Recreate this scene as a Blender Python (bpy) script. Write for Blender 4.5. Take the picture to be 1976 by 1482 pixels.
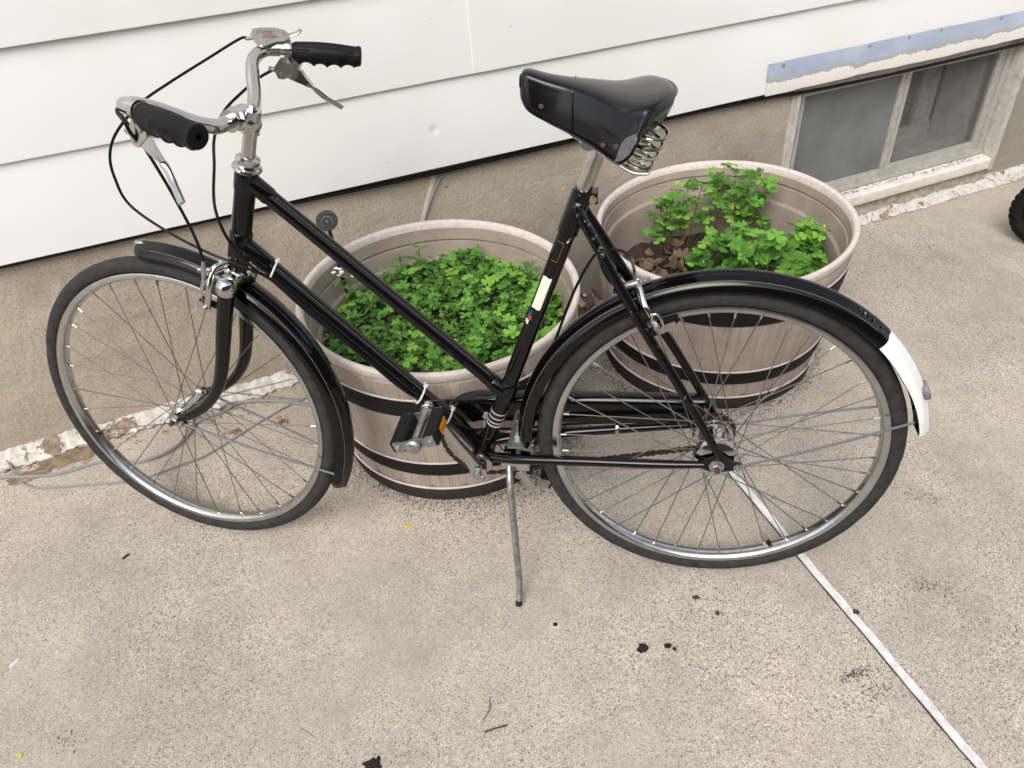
import bpy, math, random
import numpy as np
from mathutils import Matrix, Vector
R = math.radians
PI = math.pi
scene = bpy.context.scene
for o in list(bpy.data.objects):
    bpy.data.objects.remove(o)

# ------------------------------------------------------------------ camera
cam_d = bpy.data.cameras.new('camera')
cam_d.sensor_width = 36.0
cam_d.lens = 27.99
cam_d.clip_start = 0.05
cam_d.clip_end = 500
cam = bpy.data.objects.new('camera', cam_d)
scene.collection.objects.link(cam)
cam.matrix_world = Matrix(((0.98903882, -0.04722948, 0.13989853, -0.17006576),
                           (0.13815896, 0.6303142, -0.76394771, -1.08916783),
                           (-0.05209917, 0.77490217, 0.62993039, 1.36561699),
                           (0, 0, 0, 1)))
scene.camera = cam

# ------------------------------------------------------------------ sky, sun, exposure
SUN_EL, SUN_AZ = 46.0, 190.0           # azimuth clockwise from +Y, where the light comes from
world = bpy.data.worlds.new('World')
scene.world = world
world.use_nodes = True
wn = world.node_tree.nodes
wl = world.node_tree.links
wn.clear()
w_out = wn.new('ShaderNodeOutputWorld')
w_bg = wn.new('ShaderNodeBackground')
w_sky = wn.new('ShaderNodeTexSky')
w_sky.sky_type = 'NISHITA'
w_sky.sun_disc = False
w_sky.sun_elevation = R(SUN_EL)
w_sky.sun_rotation = R(SUN_AZ)
w_sky.dust_density = 3.0
w_sky.air_density = 1.0
w_hsv = wn.new('ShaderNodeHueSaturation')
w_hsv.inputs['Saturation'].default_value = 0.36
w_bg.inputs['Strength'].default_value = 0.15
wl.new(w_sky.outputs[0], w_hsv.inputs['Color'])
wl.new(w_hsv.outputs[0], w_bg.inputs['Color'])
wl.new(w_bg.outputs[0], w_out.inputs['Surface'])

sun_d = bpy.data.lights.new('sun', 'SUN')
sun_d.energy = 1.05
sun_d.angle = R(36)
sun_d.color = (1.0, 0.945, 0.87)
sun = bpy.data.objects.new('sun', sun_d)
scene.collection.objects.link(sun)
_a, _e = R(SUN_AZ), R(SUN_EL)
_to = Vector((math.sin(_a) * math.cos(_e), math.cos(_a) * math.cos(_e), math.sin(_e)))
sun.rotation_euler = _to.to_track_quat('Z', 'Y').to_euler()
sun.location = _to * 8

scene.view_settings.view_transform = 'Standard'
scene.view_settings.look = 'None'
scene.view_settings.gamma = 1.0
scene.view_settings.use_curve_mapping = False
scene.view_settings.exposure = 0.78

rng = random.Random(7)

# ------------------------------------------------------------------ materials
MATS = {}


def new_mat(name):
    m = bpy.data.materials.new(name)
    m.use_nodes = True
    nt = m.node_tree
    b = nt.nodes['Principled BSDF']
    MATS[name] = m
    return m, nt, b


def simple(name, col, rough=0.5, metal=0.0, coat=0.0, spec=0.5, bump=0.0, bscale=200.0, var=0.0, vscale=30.0):
    m, nt, b = new_mat(name)
    b.inputs['Base Color'].default_value = (*col, 1)
    b.inputs['Roughness'].default_value = rough
    b.inputs['Metallic'].default_value = metal
    b.inputs['Coat Weight'].default_value = coat
    b.inputs['Coat Roughness'].default_value = 0.06
    b.inputs['Specular IOR Level'].default_value = spec
    tc = nt.nodes.new('ShaderNodeTexCoord')
    if var:
        n = nt.nodes.new('ShaderNodeTexNoise')
        n.inputs['Scale'].default_value = vscale
        n.inputs['Detail'].default_value = 6
        n.inputs['Roughness'].default_value = 0.65
        nt.links.new(tc.outputs['Object'], n.inputs['Vector'])
        r = nt.nodes.new('ShaderNodeValToRGB')
        r.color_ramp.elements[0].position = 0.3
        r.color_ramp.elements[1].position = 0.7
        r.color_ramp.elements[0].color = tuple(c * (1 - var) for c in col) + (1,)
        r.color_ramp.elements[1].color = tuple(min(1, c * (1 + var)) for c in col) + (1,)
        nt.links.new(n.outputs['Fac'], r.inputs['Fac'])
        nt.links.new(r.outputs[0], b.inputs['Base Color'])
        mr = nt.nodes.new('ShaderNodeMapRange')
        mr.inputs['To Min'].default_value = max(0.02, rough * (1 - var))
        mr.inputs['To Max'].default_value = min(1, rough * (1 + var))
        nt.links.new(n.outputs['Fac'], mr.inputs['Value'])
        nt.links.new(mr.outputs[0], b.inputs['Roughness'])
    if bump:
        n2 = nt.nodes.new('ShaderNodeTexNoise')
        n2.inputs['Scale'].default_value = bscale
        n2.inputs['Detail'].default_value = 4
        nt.links.new(tc.outputs['Object'], n2.inputs['Vector'])
        bp = nt.nodes.new('ShaderNodeBump')
        bp.inputs['Strength'].default_value = bump
        bp.inputs['Distance'].default_value = 0.002
        nt.links.new(n2.outputs['Fac'], bp.inputs['Height'])
        nt.links.new(bp.outputs[0], b.inputs['Normal'])
    return m


def ramp(nt, stops, interp='LINEAR'):
    r = nt.nodes.new('ShaderNodeValToRGB')
    cr = r.color_ramp
    cr.interpolation = interp
    while len(cr.elements) < len(stops):
        cr.elements.new(0.5)
    for e, (pos, col) in zip(cr.elements, stops):
        e.position = pos
        e.color = (*col, 1) if len(col) == 3 else col
    return r


def noise(nt, vec, scale, detail=5, rough=0.55, dist=0.0):
    n = nt.nodes.new('ShaderNodeTexNoise')
    n.inputs['Scale'].default_value = scale
    n.inputs['Detail'].default_value = detail
    n.inputs['Roughness'].default_value = rough
    n.inputs['Distortion'].default_value = dist
    nt.links.new(vec, n.inputs['Vector'])
    return n


def mixc(nt, fac, a, b, mode='MIX'):
    m = nt.nodes.new('ShaderNodeMix')
    m.data_type = 'RGBA'
    m.blend_type = mode
    for sock, v in ((m.inputs[0], fac), (m.inputs[6], a), (m.inputs[7], b)):
        if isinstance(v, bpy.types.NodeSocket):
            nt.links.new(v, sock)
        elif isinstance(v, (int, float)):
            sock.default_value = v
        else:
            sock.default_value = (*v, 1)
    return m.outputs[2]


def math_n(nt, op, a, b=0.0, c=None):
    m = nt.nodes.new('ShaderNodeMath')
    m.operation = op
    for i, v in enumerate((a, b) if c is None else (a, b, c)):
        if isinstance(v, bpy.types.NodeSocket):
            nt.links.new(v, m.inputs[i])
        else:
            m.inputs[i].default_value = v
    return m.outputs[0]


# --- paving concrete: exposed fine aggregate
m, nt, b = new_mat('paving_concrete')
tc = nt.nodes.new('ShaderNodeTexCoord')
P_ = tc.outputs['Object']
wob = noise(nt, P_, 300, 2)
vor = nt.nodes.new('ShaderNodeTexVoronoi')
vor.inputs['Scale'].default_value = 460
nt.links.new(P_, vor.inputs['Vector'])
sep = nt.nodes.new('ShaderNodeSeparateColor')
nt.links.new(vor.outputs['Color'], sep.inputs[0])
grain = ramp(nt, [(0.0, (0.035, 0.031, 0.028)), (0.075, (0.07, 0.062, 0.056)), (0.12, (0.27, 0.240, 0.204)), (0.30, (0.395, 0.353, 0.302)),
                  (0.62, (0.455, 0.411, 0.355)), (0.88, (0.55, 0.503, 0.442)), (1.0, (0.76, 0.72, 0.655))])
nt.links.new(sep.outputs[0], grain.inputs[0])
vor2 = nt.nodes.new('ShaderNodeTexVoronoi')
vor2.inputs['Scale'].default_value = 900
nt.links.new(P_, vor2.inputs['Vector'])
sep2 = nt.nodes.new('ShaderNodeSeparateColor')
nt.links.new(vor2.outputs['Color'], sep2.inputs[0])
fine = ramp(nt, [(0.0, (0.31, 0.278, 0.238)), (0.5, (0.42, 0.380, 0.328)), (1.0, (0.53, 0.484, 0.423))])
nt.links.new(sep2.outputs[0], fine.inputs[0])
patch = noise(nt, P_, 2.2, 5, 0.6)
pr = ramp(nt, [(0.36, (0, 0, 0)), (0.6, (1, 1, 1))])
nt.links.new(patch.outputs['Fac'], pr.inputs[0])
mx = math_n(nt, 'MULTIPLY_ADD', pr.outputs[0], 0.55, 0.25)
c0 = mixc(nt, mx, fine.outputs[0], grain.outputs[0])
big = noise(nt, P_, 1.3, 6, 0.62, 0.4)
br = ramp(nt, [(0.28, (0.76, 0.765, 0.775)), (0.5, (0.98, 0.975, 0.965)), (0.72, (1.12, 1.10, 1.06))])
nt.links.new(big.outputs['Fac'], br.inputs[0])
c1 = mixc(nt, 1.0, c0, br.outputs[0], 'MULTIPLY')
med = noise(nt, P_, 9, 6, 0.7)
mr_ = ramp(nt, [(0.3, (0.87, 0.865, 0.86)), (0.6, (1.04, 1.035, 1.02))])
nt.links.new(med.outputs['Fac'], mr_.inputs[0])
c2 = mixc(nt, 1.0, c1, mr_.outputs[0], 'MULTIPLY')
sp = noise(nt, P_, 42, 5, 0.75)
sr = ramp(nt, [(0.68, (0, 0, 0)), (0.76, (1, 1, 1))])
nt.links.new(sp.outputs['Fac'], sr.inputs[0])
sp2 = noise(nt, P_, 2.6, 3, 0.5)
sr2 = ramp(nt, [(0.5, (0, 0, 0)), (0.62, (1, 1, 1))])
nt.links.new(sp2.outputs['Fac'], sr2.inputs[0])
stain = math_n(nt, 'MULTIPLY', math_n(nt, 'MULTIPLY', sr.outputs[0], sr2.outputs[0]), 0.65)
c3 = mixc(nt, stain, c2, (0.10, 0.088, 0.078))
nt.links.new(c3, b.inputs['Base Color'])
b.inputs['Roughness'].default_value = 0.85
b.inputs['Specular IOR Level'].default_value = 0.25
bp = nt.nodes.new('ShaderNodeBump')
bp.inputs['Strength'].default_value = 0.5
bp.inputs['Distance'].default_value = 0.0012
nt.links.new(sep.outputs[0], bp.inputs['Height'])
nt.links.new(bp.outputs[0], b.inputs['Normal'])

# --- foundation render
m, nt, b = new_mat('foundation_render')
tc = nt.nodes.new('ShaderNodeTexCoord')
P_ = tc.outputs['Object']
f1 = noise(nt, P_, 170, 3, 0.6)
fr = ramp(nt, [(0.28, (0.24, 0.205, 0.158)), (0.45, (0.385, 0.338, 0.268)), (0.62, (0.428, 0.378, 0.305)), (0.75, (0.50, 0.448, 0.372))])
nt.links.new(f1.outputs['Fac'], fr.inputs[0])
f2 = noise(nt, P_, 3.5, 6, 0.65)
fr2 = ramp(nt, [(0.3, (0.74, 0.73, 0.73)), (0.52, (1.0, 1.0, 1.0)), (0.75, (1.12, 1.11, 1.08))])
nt.links.new(f2.outputs['Fac'], fr2.inputs[0])
fc = mixc(nt, 1.0, fr.outputs[0], fr2.outputs[0], 'MULTIPLY')
# weathered grey towards the part of the wall behind the tubs and the window end (dirt with a ragged outline, plus shade painted in)
sx = nt.nodes.new('ShaderNodeSeparateXYZ')
nt.links.new(P_, sx.inputs[0])
wob = noise(nt, P_, 5, 6, 0.7)
gx = math_n(nt, 'SUBTRACT', math_n(nt, 'ADD', math_n(nt, 'MULTIPLY', sx.outputs['X'], 0.55), math_n(nt, 'MULTIPLY', wob.outputs['Fac'], 1.1)), math_n(nt, 'MULTIPLY', sx.outputs['Z'], 1.9))
gr = nt.nodes.new('ShaderNodeMapRange')
gr.interpolation_type = 'SMOOTHSTEP'
gr.inputs['From Min'].default_value = 0.55
gr.inputs['From Max'].default_value = 1.5
nt.links.new(gx, gr.inputs['Value'])
fc2 = mixc(nt, math_n(nt, 'MULTIPLY', gr.outputs[0], 0.65), fc, (0.20, 0.188, 0.175))
spk = noise(nt, P_, 75, 2, 0.5)
spr = ramp(nt, [(0.70, (0, 0, 0)), (0.74, (1, 1, 1))])
nt.links.new(spk.outputs['Fac'], spr.inputs[0])
fc3 = mixc(nt, math_n(nt, 'MULTIPLY', spr.outputs[0], 0.7), fc2, (0.11, 0.095, 0.08))
nt.links.new(fc3, b.inputs['Base Color'])
b.inputs['Roughness'].default_value = 0.9
b.inputs['Specular IOR Level'].default_value = 0.2
bp = nt.nodes.new('ShaderNodeBump')
bp.inputs['Strength'].default_value = 0.6
bp.inputs['Distance'].default_value = 0.002
nt.links.new(f1.outputs['Fac'], bp.inputs['Height'])
f9 = noise(nt, P_, 16, 6, 0.6, 0.8)
bp9 = nt.nodes.new('ShaderNodeBump')
bp9.inputs['Strength'].default_value = 0.5
bp9.inputs['Distance'].default_value = 0.012
nt.links.new(f9.outputs['Fac'], bp9.inputs['Height'])
nt.links.new(bp.outputs[0], bp9.inputs['Normal'])
nt.links.new(bp9.outputs[0], b.inputs['Normal'])

# --- siding: white painted metal, faint yellowing, specks and shallow waviness
m, nt, b = new_mat('white_siding')
tc = nt.nodes.new('ShaderNodeTexCoord')
P_ = tc.outputs['Object']
s1 = noise(nt, P_, 1.6, 4, 0.5)
srr = ramp(nt, [(0.35, (0.75, 0.74, 0.705)), (0.6, (0.78, 0.78, 0.77))])
nt.links.new(s1.outputs['Fac'], srr.inputs[0])
s2 = noise(nt, P_, 38, 3, 0.6)
s2r = ramp(nt, [(0.715, (0, 0, 0)), (0.73, (1, 1, 1))])
nt.links.new(s2.outputs['Fac'], s2r.inputs[0])
s3 = noise(nt, P_, 3.0, 2, 0.5)
s3r = ramp(nt, [(0.5, (0, 0, 0)), (0.6, (1, 1, 1))])
nt.links.new(s3.outputs['Fac'], s3r.inputs[0])
mp = nt.nodes.new('ShaderNodeMapping')
mp.inputs['Scale'].default_value = (4, 4, 60)
nt.links.new(P_, mp.inputs[0])
sc = mixc(nt, math_n(nt, 'MULTIPLY', math_n(nt, 'MULTIPLY', s2r.outputs[0], s3r.outputs[0]), 0.6), srr.outputs[0], (0.35, 0.32, 0.28))
nt.links.new(sc, b.inputs['Base Color'])
b.inputs['Roughness'].default_value = 0.33
bp = nt.nodes.new('ShaderNodeBump')
bp.inputs['Strength'].default_value = 0.25
bp.inputs['Distance'].default_value = 0.012
w1 = noise(nt, P_, 6, 2, 0.4)
nt.links.new(w1.outputs['Fac'], bp.inputs['Height'])
dv_ = nt.nodes.new('ShaderNodeTexVoronoi')
dv_.inputs['Scale'].default_value = 4.5
nt.links.new(P_, dv_.inputs['Vector'])
dm = nt.nodes.new('ShaderNodeMapRange')
dm.interpolation_type = 'SMOOTHSTEP'
dm.inputs['From Min'].default_value = 0.0
dm.inputs['From Max'].default_value = 0.085
nt.links.new(dv_.outputs['Distance'], dm.inputs['Value'])
bp2 = nt.nodes.new('ShaderNodeBump')
bp2.inputs['Strength'].default_value = 0.6
bp2.inputs['Distance'].default_value = 0.004
nt.links.new(dm.outputs[0], bp2.inputs['Height'])
nt.links.new(bp.outputs[0], bp2.inputs['Normal'])
nt.links.new(bp2.outputs[0], b.inputs['Normal'])

# --- tub: moulded wood-grain plastic, grain runs up the staves (UV: along, up)
m, nt, b = new_mat('tub_plastic')
uv = nt.nodes.new('ShaderNodeUVMap')
uv.uv_map = 'UVMap'
mp = nt.nodes.new('ShaderNodeMapping')
mp.inputs['Scale'].default_value = (330, 6, 1)
nt.links.new(uv.outputs[0], mp.inputs[0])
g1 = noise(nt, mp.outputs[0], 1.0, 4, 0.6, 0.6)
g1r = ramp(nt, [(0.30, (0.210, 0.168, 0.138)), (0.43, (0.320, 0.268, 0.228)), (0.56, (0.365, 0.310, 0.268)), (0.72, (0.435, 0.378, 0.335))])
nt.links.new(g1.outputs['Fac'], g1r.inputs[0])
tc = nt.nodes.new('ShaderNodeTexCoord')
g2 = noise(nt, tc.outputs['Object'], 9, 5, 0.6)
g2r = ramp(nt, [(0.3, (0.80, 0.79, 0.79)), (0.55, (1, 1, 1)), (0.75, (1.10, 1.095, 1.09))])
nt.links.new(g2.outputs['Fac'], g2r.inputs[0])
gc = mixc(nt, 1.0, g1r.outputs[0], g2r.outputs[0], 'MULTIPLY')
nt.links.new(gc, b.inputs['Base Color'])
b.inputs['Roughness'].default_value = 0.72
bp = nt.nodes.new('ShaderNodeBump')
bp.inputs['Strength'].default_value = 0.7
bp.inputs['Distance'].default_value = 0.002
nt.links.new(g1.outputs['Fac'], bp.inputs['Height'])
nt.links.new(bp.outputs[0], b.inputs['Normal'])

simple('tub_inside', (0.30, 0.245, 0.205), 0.7, var=0.16, vscale=14, bump=0.1, bscale=60)
simple('tub_rim', (0.545, 0.485, 0.445), 0.68, var=0.14, vscale=70, bump=0.3, bscale=160)
simple('tub_band', (0.0105, 0.010, 0.010), 0.6, spec=0.16, var=0.35, vscale=120, bump=0.3, bscale=300)
simple('tub_foot', (0.026, 0.023, 0.021), 0.85, spec=0.2, var=0.35, vscale=60, bump=0.4, bscale=200)
simple('enamel', (0.0022, 0.0023, 0.0028), 0.055, spec=0.36, var=0.12, vscale=40)
simple('gold_line', (0.20, 0.145, 0.07), 0.5)
simple('chrome', (0.50, 0.495, 0.485), 0.085, metal=1.0)
simple('chrome_rim', (0.50, 0.505, 0.505), 0.22, metal=1.0, var=0.15, vscale=40)
simple('old_chrome', (0.46, 0.44, 0.40), 0.20, metal=1.0, var=0.14, vscale=60)
simple('zinc', (0.33, 0.33, 0.325), 0.42, metal=0.9, var=0.35, vscale=90, bump=0.1, bscale=300)
simple('spoke_steel', (0.155, 0.145, 0.13), 0.5, metal=0.6, var=0.3, vscale=25)
simple('stay_steel', (0.20, 0.21, 0.22), 0.45, metal=0.7)
simple('brass', (0.50, 0.38, 0.22), 0.35, metal=0.9)
simple('rust', (0.060, 0.030, 0.022), 0.8, var=0.4, vscale=200, bump=0.4, bscale=600)
simple('chain_rust', (0.035, 0.022, 0.018), 0.65, spec=0.25, var=0.5, vscale=150)
simple('tyre_rubber', (0.030, 0.0295, 0.029), 0.75, spec=0.18, var=0.45, vscale=55, bump=0.15, bscale=260)
simple('grip_rubber', (0.0050, 0.0050, 0.0055), 0.5, spec=0.16, var=0.3, vscale=60, bump=0.12, bscale=500)
simple('pedal_rubber', (0.0085, 0.0085, 0.0088), 0.6, spec=0.18, var=0.3, vscale=120, bump=0.3, bscale=500)
simple('cable_black', (0.0045, 0.0045, 0.0045), 0.35, spec=0.2)
simple('white_paint', (0.76, 0.755, 0.74), 0.4, var=0.05, vscale=40)
simple('band_grey', (0.36, 0.35, 0.32), 0.5)
simple('white_plastic', (0.60, 0.61, 0.62), 0.45)
simple('sticker_cream', (0.62, 0.64, 0.52), 0.55, var=0.1, vscale=80)
simple('decal_blue', (0.03, 0.06, 0.20), 0.4)
simple('decal_red', (0.30, 0.05, 0.03), 0.4)
simple('amber', (0.55, 0.22, 0.01), 0.2)
simple('red_lens', (0.10, 0.05, 0.06), 0.3)
simple('reflector_cup', (0.16, 0.14, 0.155), 0.45)
simple('ink_dark', (0.06, 0.05, 0.05), 0.6)
simple('ink_red', (0.32, 0.05, 0.05), 0.6)
simple('leather', (0.0030, 0.0032, 0.0042), 0.17, spec=0.36, var=0.15, vscale=18, bump=0.05, bscale=40)
simple('torn_lining', (0.10, 0.105, 0.108), 0.95, var=0.35, vscale=160, bump=0.6, bscale=300)
simple('pale_edge', (0.16, 0.14, 0.12), 0.8)
simple('soil', (0.035, 0.024, 0.017), 0.95, var=0.5, vscale=90, bump=1.0, bscale=120)
simple('dead_leaf', (0.135, 0.09, 0.055), 0.8, var=0.4, vscale=40, bump=0.3, bscale=120)
simple('twig_brown', (0.07, 0.035, 0.025), 0.8, var=0.3, vscale=100)
simple('tar', (0.022, 0.020, 0.019), 0.9, spec=0.15, bump=0.6, bscale=300)
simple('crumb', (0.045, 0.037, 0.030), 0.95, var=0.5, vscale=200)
simple('chip_white', (0.75, 0.73, 0.69), 0.7)
simple('leaf_yellow', (0.50, 0.44, 0.06), 0.6)
simple('petal_yellow', (0.55, 0.50, 0.25), 0.6)
simple('petal_white', (0.75, 0.75, 0.70), 0.6)
simple('straw', (0.46, 0.40, 0.27), 0.7)
simple('moss_brown', (0.20, 0.11, 0.05), 0.9)
simple('grey_cable', (0.235, 0.24, 0.25), 0.5, var=0.12, vscale=40)
simple('joint_plastic', (0.64, 0.64, 0.625), 0.6, var=0.22, vscale=70, bump=0.2, bscale=200)
simple('joint_gap', (0.05, 0.045, 0.04), 0.95)
simple('black_plastic', (0.010, 0.010, 0.011), 0.45, spec=0.25)
simple('stake_face', (0.050, 0.050, 0.052), 0.5)
simple('stake_arc', (0.20, 0.20, 0.20), 0.5)
simple('window_alu', (0.40, 0.385, 0.355), 0.5, metal=0.15, var=0.2, vscale=40, bump=0.1, bscale=120)
simple('jamb_wood', (0.42, 0.40, 0.36), 0.75, var=0.25, vscale=35, bump=0.3, bscale=80)
simple('inner_wood', (0.60, 0.565, 0.51), 0.8, var=0.3, vscale=30)
simple('reveal', (0.50, 0.47, 0.43), 0.9, var=0.25, vscale=18)
simple('sill_white', (0.66, 0.63, 0.58), 0.6, var=0.14, vscale=25, bump=0.15, bscale=80)
simple('debris_brown', (0.13, 0.095, 0.07), 0.95, var=0.5, vscale=90, bump=0.8, bscale=160)
simple('mortar_brown', (0.205, 0.150, 0.098), 0.95, var=0.55, vscale=38, bump=0.8, bscale=120)
simple('rough_render', (0.30, 0.262, 0.212), 0.95, var=0.4, vscale=50, bump=0.8, bscale=140)
simple('mortar_pale', (0.50, 0.44, 0.35), 0.9, var=0.12, vscale=40)
simple('wheel_black', (0.008, 0.008, 0.008), 0.65, spec=0.15, var=0.3, vscale=100)
simple('wheel_hub', (0.012, 0.012, 0.013), 0.35, spec=0.25)
simple('added_garage_wall', (0.115, 0.095, 0.08), 0.8, var=0.2, vscale=4)
simple('added_garage_roof', (0.05, 0.048, 0.046), 0.9, var=0.3, vscale=20)
simple('wall_core', (0.35, 0.33, 0.3), 0.9)
simple('dark_room', (0.035, 0.034, 0.032), 0.9)

# peeling white paint over brown mortar
m, nt, b = new_mat('peeling_paint')
tc = nt.nodes.new('ShaderNodeTexCoord')
P_ = tc.outputs['Object']
q1 = noise(nt, P_, 11, 7, 0.72, 0.5)
q1r = ramp(nt, [(0.575, (0, 0, 0)), (0.59, (1, 1, 1))])
nt.links.new(q1.outputs['Fac'], q1r.inputs[0])
q2 = noise(nt, P_, 60, 4, 0.6)
q2r = ramp(nt, [(0.3, (0.40, 0.37, 0.325)), (0.6, (0.60, 0.575, 0.53))])
nt.links.new(q2.outputs['Fac'], q2r.inputs[0])
q3r = ramp(nt, [(0.35, (0.15, 0.11, 0.075)), (0.65, (0.33, 0.25, 0.17))])
nt.links.new(q2.outputs['Fac'], q3r.inputs[0])
qc = mixc(nt, q1r.outputs[0], q2r.outputs[0], q3r.outputs[0])
nt.links.new(qc, b.inputs['Base Color'])
b.inputs['Roughness'].default_value = 0.7
bp = nt.nodes.new('ShaderNodeBump')
bp.inputs['Strength'].default_value = 0.8
bp.inputs['Distance'].default_value = 0.004
nt.links.new(math_n(nt, 'SUBTRACT', 1.0, q1r.outputs[0]), bp.inputs['Height'])
nt.links.new(bp.outputs[0], b.inputs['Normal'])

# worn enamel: paint chipped to grey primer
m, nt, b = new_mat('enamel_worn')
tc = nt.nodes.new('ShaderNodeTexCoord')
P_ = tc.outputs['Object']
q1 = noise(nt, P_, 95, 5, 0.7)
q1r = ramp(nt, [(0.60, (0, 0, 0)), (0.63, (1, 1, 1))])
nt.links.new(q1.outputs['Fac'], q1r.inputs[0])
q2 = noise(nt, P_, 11, 2, 0.5)
q2r = ramp(nt, [(0.46, (0, 0, 0)), (0.6, (1, 1, 1))])
nt.links.new(q2.outputs['Fac'], q2r.inputs[0])
qf = math_n(nt, 'MULTIPLY', q1r.outputs[0], q2r.outputs[0])
nt.links.new(mixc(nt, qf, (0.003, 0.003, 0.0036), (0.17, 0.165, 0.155)), b.inputs['Base Color'])
b.inputs['Specular IOR Level'].default_value = 0.32
rr = nt.nodes.new('ShaderNodeMapRange')
rr.inputs['To Min'].default_value = 0.18
rr.inputs['To Max'].default_value = 0.7
nt.links.new(qf, rr.inputs['Value'])
nt.links.new(rr.outputs[0], b.inputs['Roughness'])

# flashing: blue-grey metal film with the white paint peeled off to a ragged edge
m, nt, b = new_mat('flashing_film')
tc = nt.nodes.new('ShaderNodeTexCoord')
P_ = tc.outputs['Object']
sx = nt.nodes.new('ShaderNodeSeparateXYZ')
nt.links.new(P_, sx.inputs[0])
e1 = noise(nt, P_, 12, 6, 0.66, 0.3)
edge = math_n(nt, 'ADD', sx.outputs['Z'], math_n(nt, 'MULTIPLY_ADD', e1.outputs['Fac'], 0.058, -0.029))
er = nt.nodes.new('ShaderNodeMapRange')
er.inputs['From Min'].default_value = 0.5575
er.inputs['From Max'].default_value = 0.559
nt.links.new(edge, er.inputs['Value'])
er2 = nt.nodes.new('ShaderNodeMapRange')
er2.inputs['From Min'].default_value = 0.563
er2.inputs['From Max'].default_value = 0.574
nt.links.new(edge, er2.inputs['Value'])
n2 = noise(nt, P_, 9, 4, 0.6)
bl = ramp(nt, [(0.3, (0.29, 0.345, 0.45)), (0.7, (0.42, 0.475, 0.56))])
nt.links.new(n2.outputs['Fac'], bl.inputs[0])
bl2 = mixc(nt, er2.outputs[0], (0.37, 0.37, 0.375), bl.outputs[0])
nt.links.new(mixc(nt, er.outputs[0], (0.74, 0.72, 0.665), bl2), b.inputs['Base Color'])
b.inputs['Roughness'].default_value = 0.45
bp = nt.nodes.new('ShaderNodeBump')
bp.inputs['Strength'].default_value = 0.5
bp.inputs['Distance'].default_value = 0.002
nt.links.new(math_n(nt, 'SUBTRACT', 1.0, er.outputs[0]), bp.inputs['Height'])
nt.links.new(bp.outputs[0], b.inputs['Normal'])


# insect screens: fine mesh, partly see-through
def screen_mat(name, col, opac):
    m, nt, b = new_mat(name)
    tr = nt.nodes.new('ShaderNodeBsdfTransparent')
    mx_ = nt.nodes.new('ShaderNodeMixShader')
    tc = nt.nodes.new('ShaderNodeTexCoord')
    n_ = noise(nt, tc.outputs['Object'], 7, 6, 0.65)
    r_ = ramp(nt, [(0.3, tuple(c * .78 for c in col)), (0.7, tuple(c * 1.2 for c in col))])
    nt.links.new(n_.outputs['Fac'], r_.inputs[0])
    nt.links.new(r_.outputs[0], b.inputs['Base Color'])
    b.inputs['Roughness'].default_value = 0.6
    mx_.inputs[0].default_value = opac
    nt.links.new(tr.outputs[0], mx_.inputs[1])
    nt.links.new(b.outputs[0], mx_.inputs[2])
    nt.links.new(mx_.outputs[0], nt.nodes['Material Output'].inputs[0])


screen_mat('screen_dense', (0.150, 0.160, 0.157), 0.93)
screen_mat('screen_open', (0.13, 0.13, 0.127), 0.30)
simple('pane_glass', (0.05, 0.05, 0.05), 0.1, spec=0.6)


def leaf_mat(name, dark, mid, light, island):
    m, nt, b = new_mat(name)
    if island:
        g = nt.nodes.new('ShaderNodeNewGeometry')
        rnd = g.outputs['Random Per Island']
    else:
        g = nt.nodes.new('ShaderNodeObjectInfo')
        rnd = g.outputs['Random']
    r = ramp(nt, [(0.0, tuple(c * .75 for c in dark)), (0.45, mid), (0.93, light), (1.0, (light[0] * 1.3, light[1] * 1.08, light[2] * 1.3))])
    nt.links.new(rnd, r.inputs[0])
    tc = nt.nodes.new('ShaderNodeTexCoord')
    n = noise(nt, tc.outputs['Object'], 160, 3)
    nr = ramp(nt, [(0.3, (0.82, 0.86, 0.8)), (0.7, (1.12, 1.08, 1.1))])
    nt.links.new(n.outputs['Fac'], nr.inputs[0])
    col = mixc(nt, 1.0, r.outputs[0], nr.outputs[0], 'MULTIPLY')
    nt.links.new(col, b.inputs['Base Color'])
    b.inputs['Roughness'].default_value = 0.55
    b.inputs['Specular IOR Level'].default_value = 0.3
    tl = nt.nodes.new('ShaderNodeBsdfTranslucent')
    nt.links.new(mixc(nt, 1.0, col, (1.25, 1.15, 0.5), 'MULTIPLY'), tl.inputs[0])
    mx_ = nt.nodes.new('ShaderNodeMixShader')
    mx_.inputs[0].default_value = 0.3
    nt.links.new(b.outputs[0], mx_.inputs[1])
    nt.links.new(tl.outputs[0], mx_.inputs[2])
    nt.links.new(mx_.outputs[0], nt.nodes['Material Output'].inputs[0])


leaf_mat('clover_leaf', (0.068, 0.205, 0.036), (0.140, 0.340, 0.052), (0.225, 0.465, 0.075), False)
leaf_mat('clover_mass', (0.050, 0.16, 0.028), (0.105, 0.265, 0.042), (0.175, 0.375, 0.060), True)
leaf_mat('weed_leaf', (0.055, 0.15, 0.035), (0.105, 0.245, 0.055), (0.19, 0.35, 0.095), True)
simple('stem_green', (0.07, 0.13, 0.03), 0.6)
simple('stem_brown', (0.11, 0.075, 0.03), 0.6)


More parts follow.
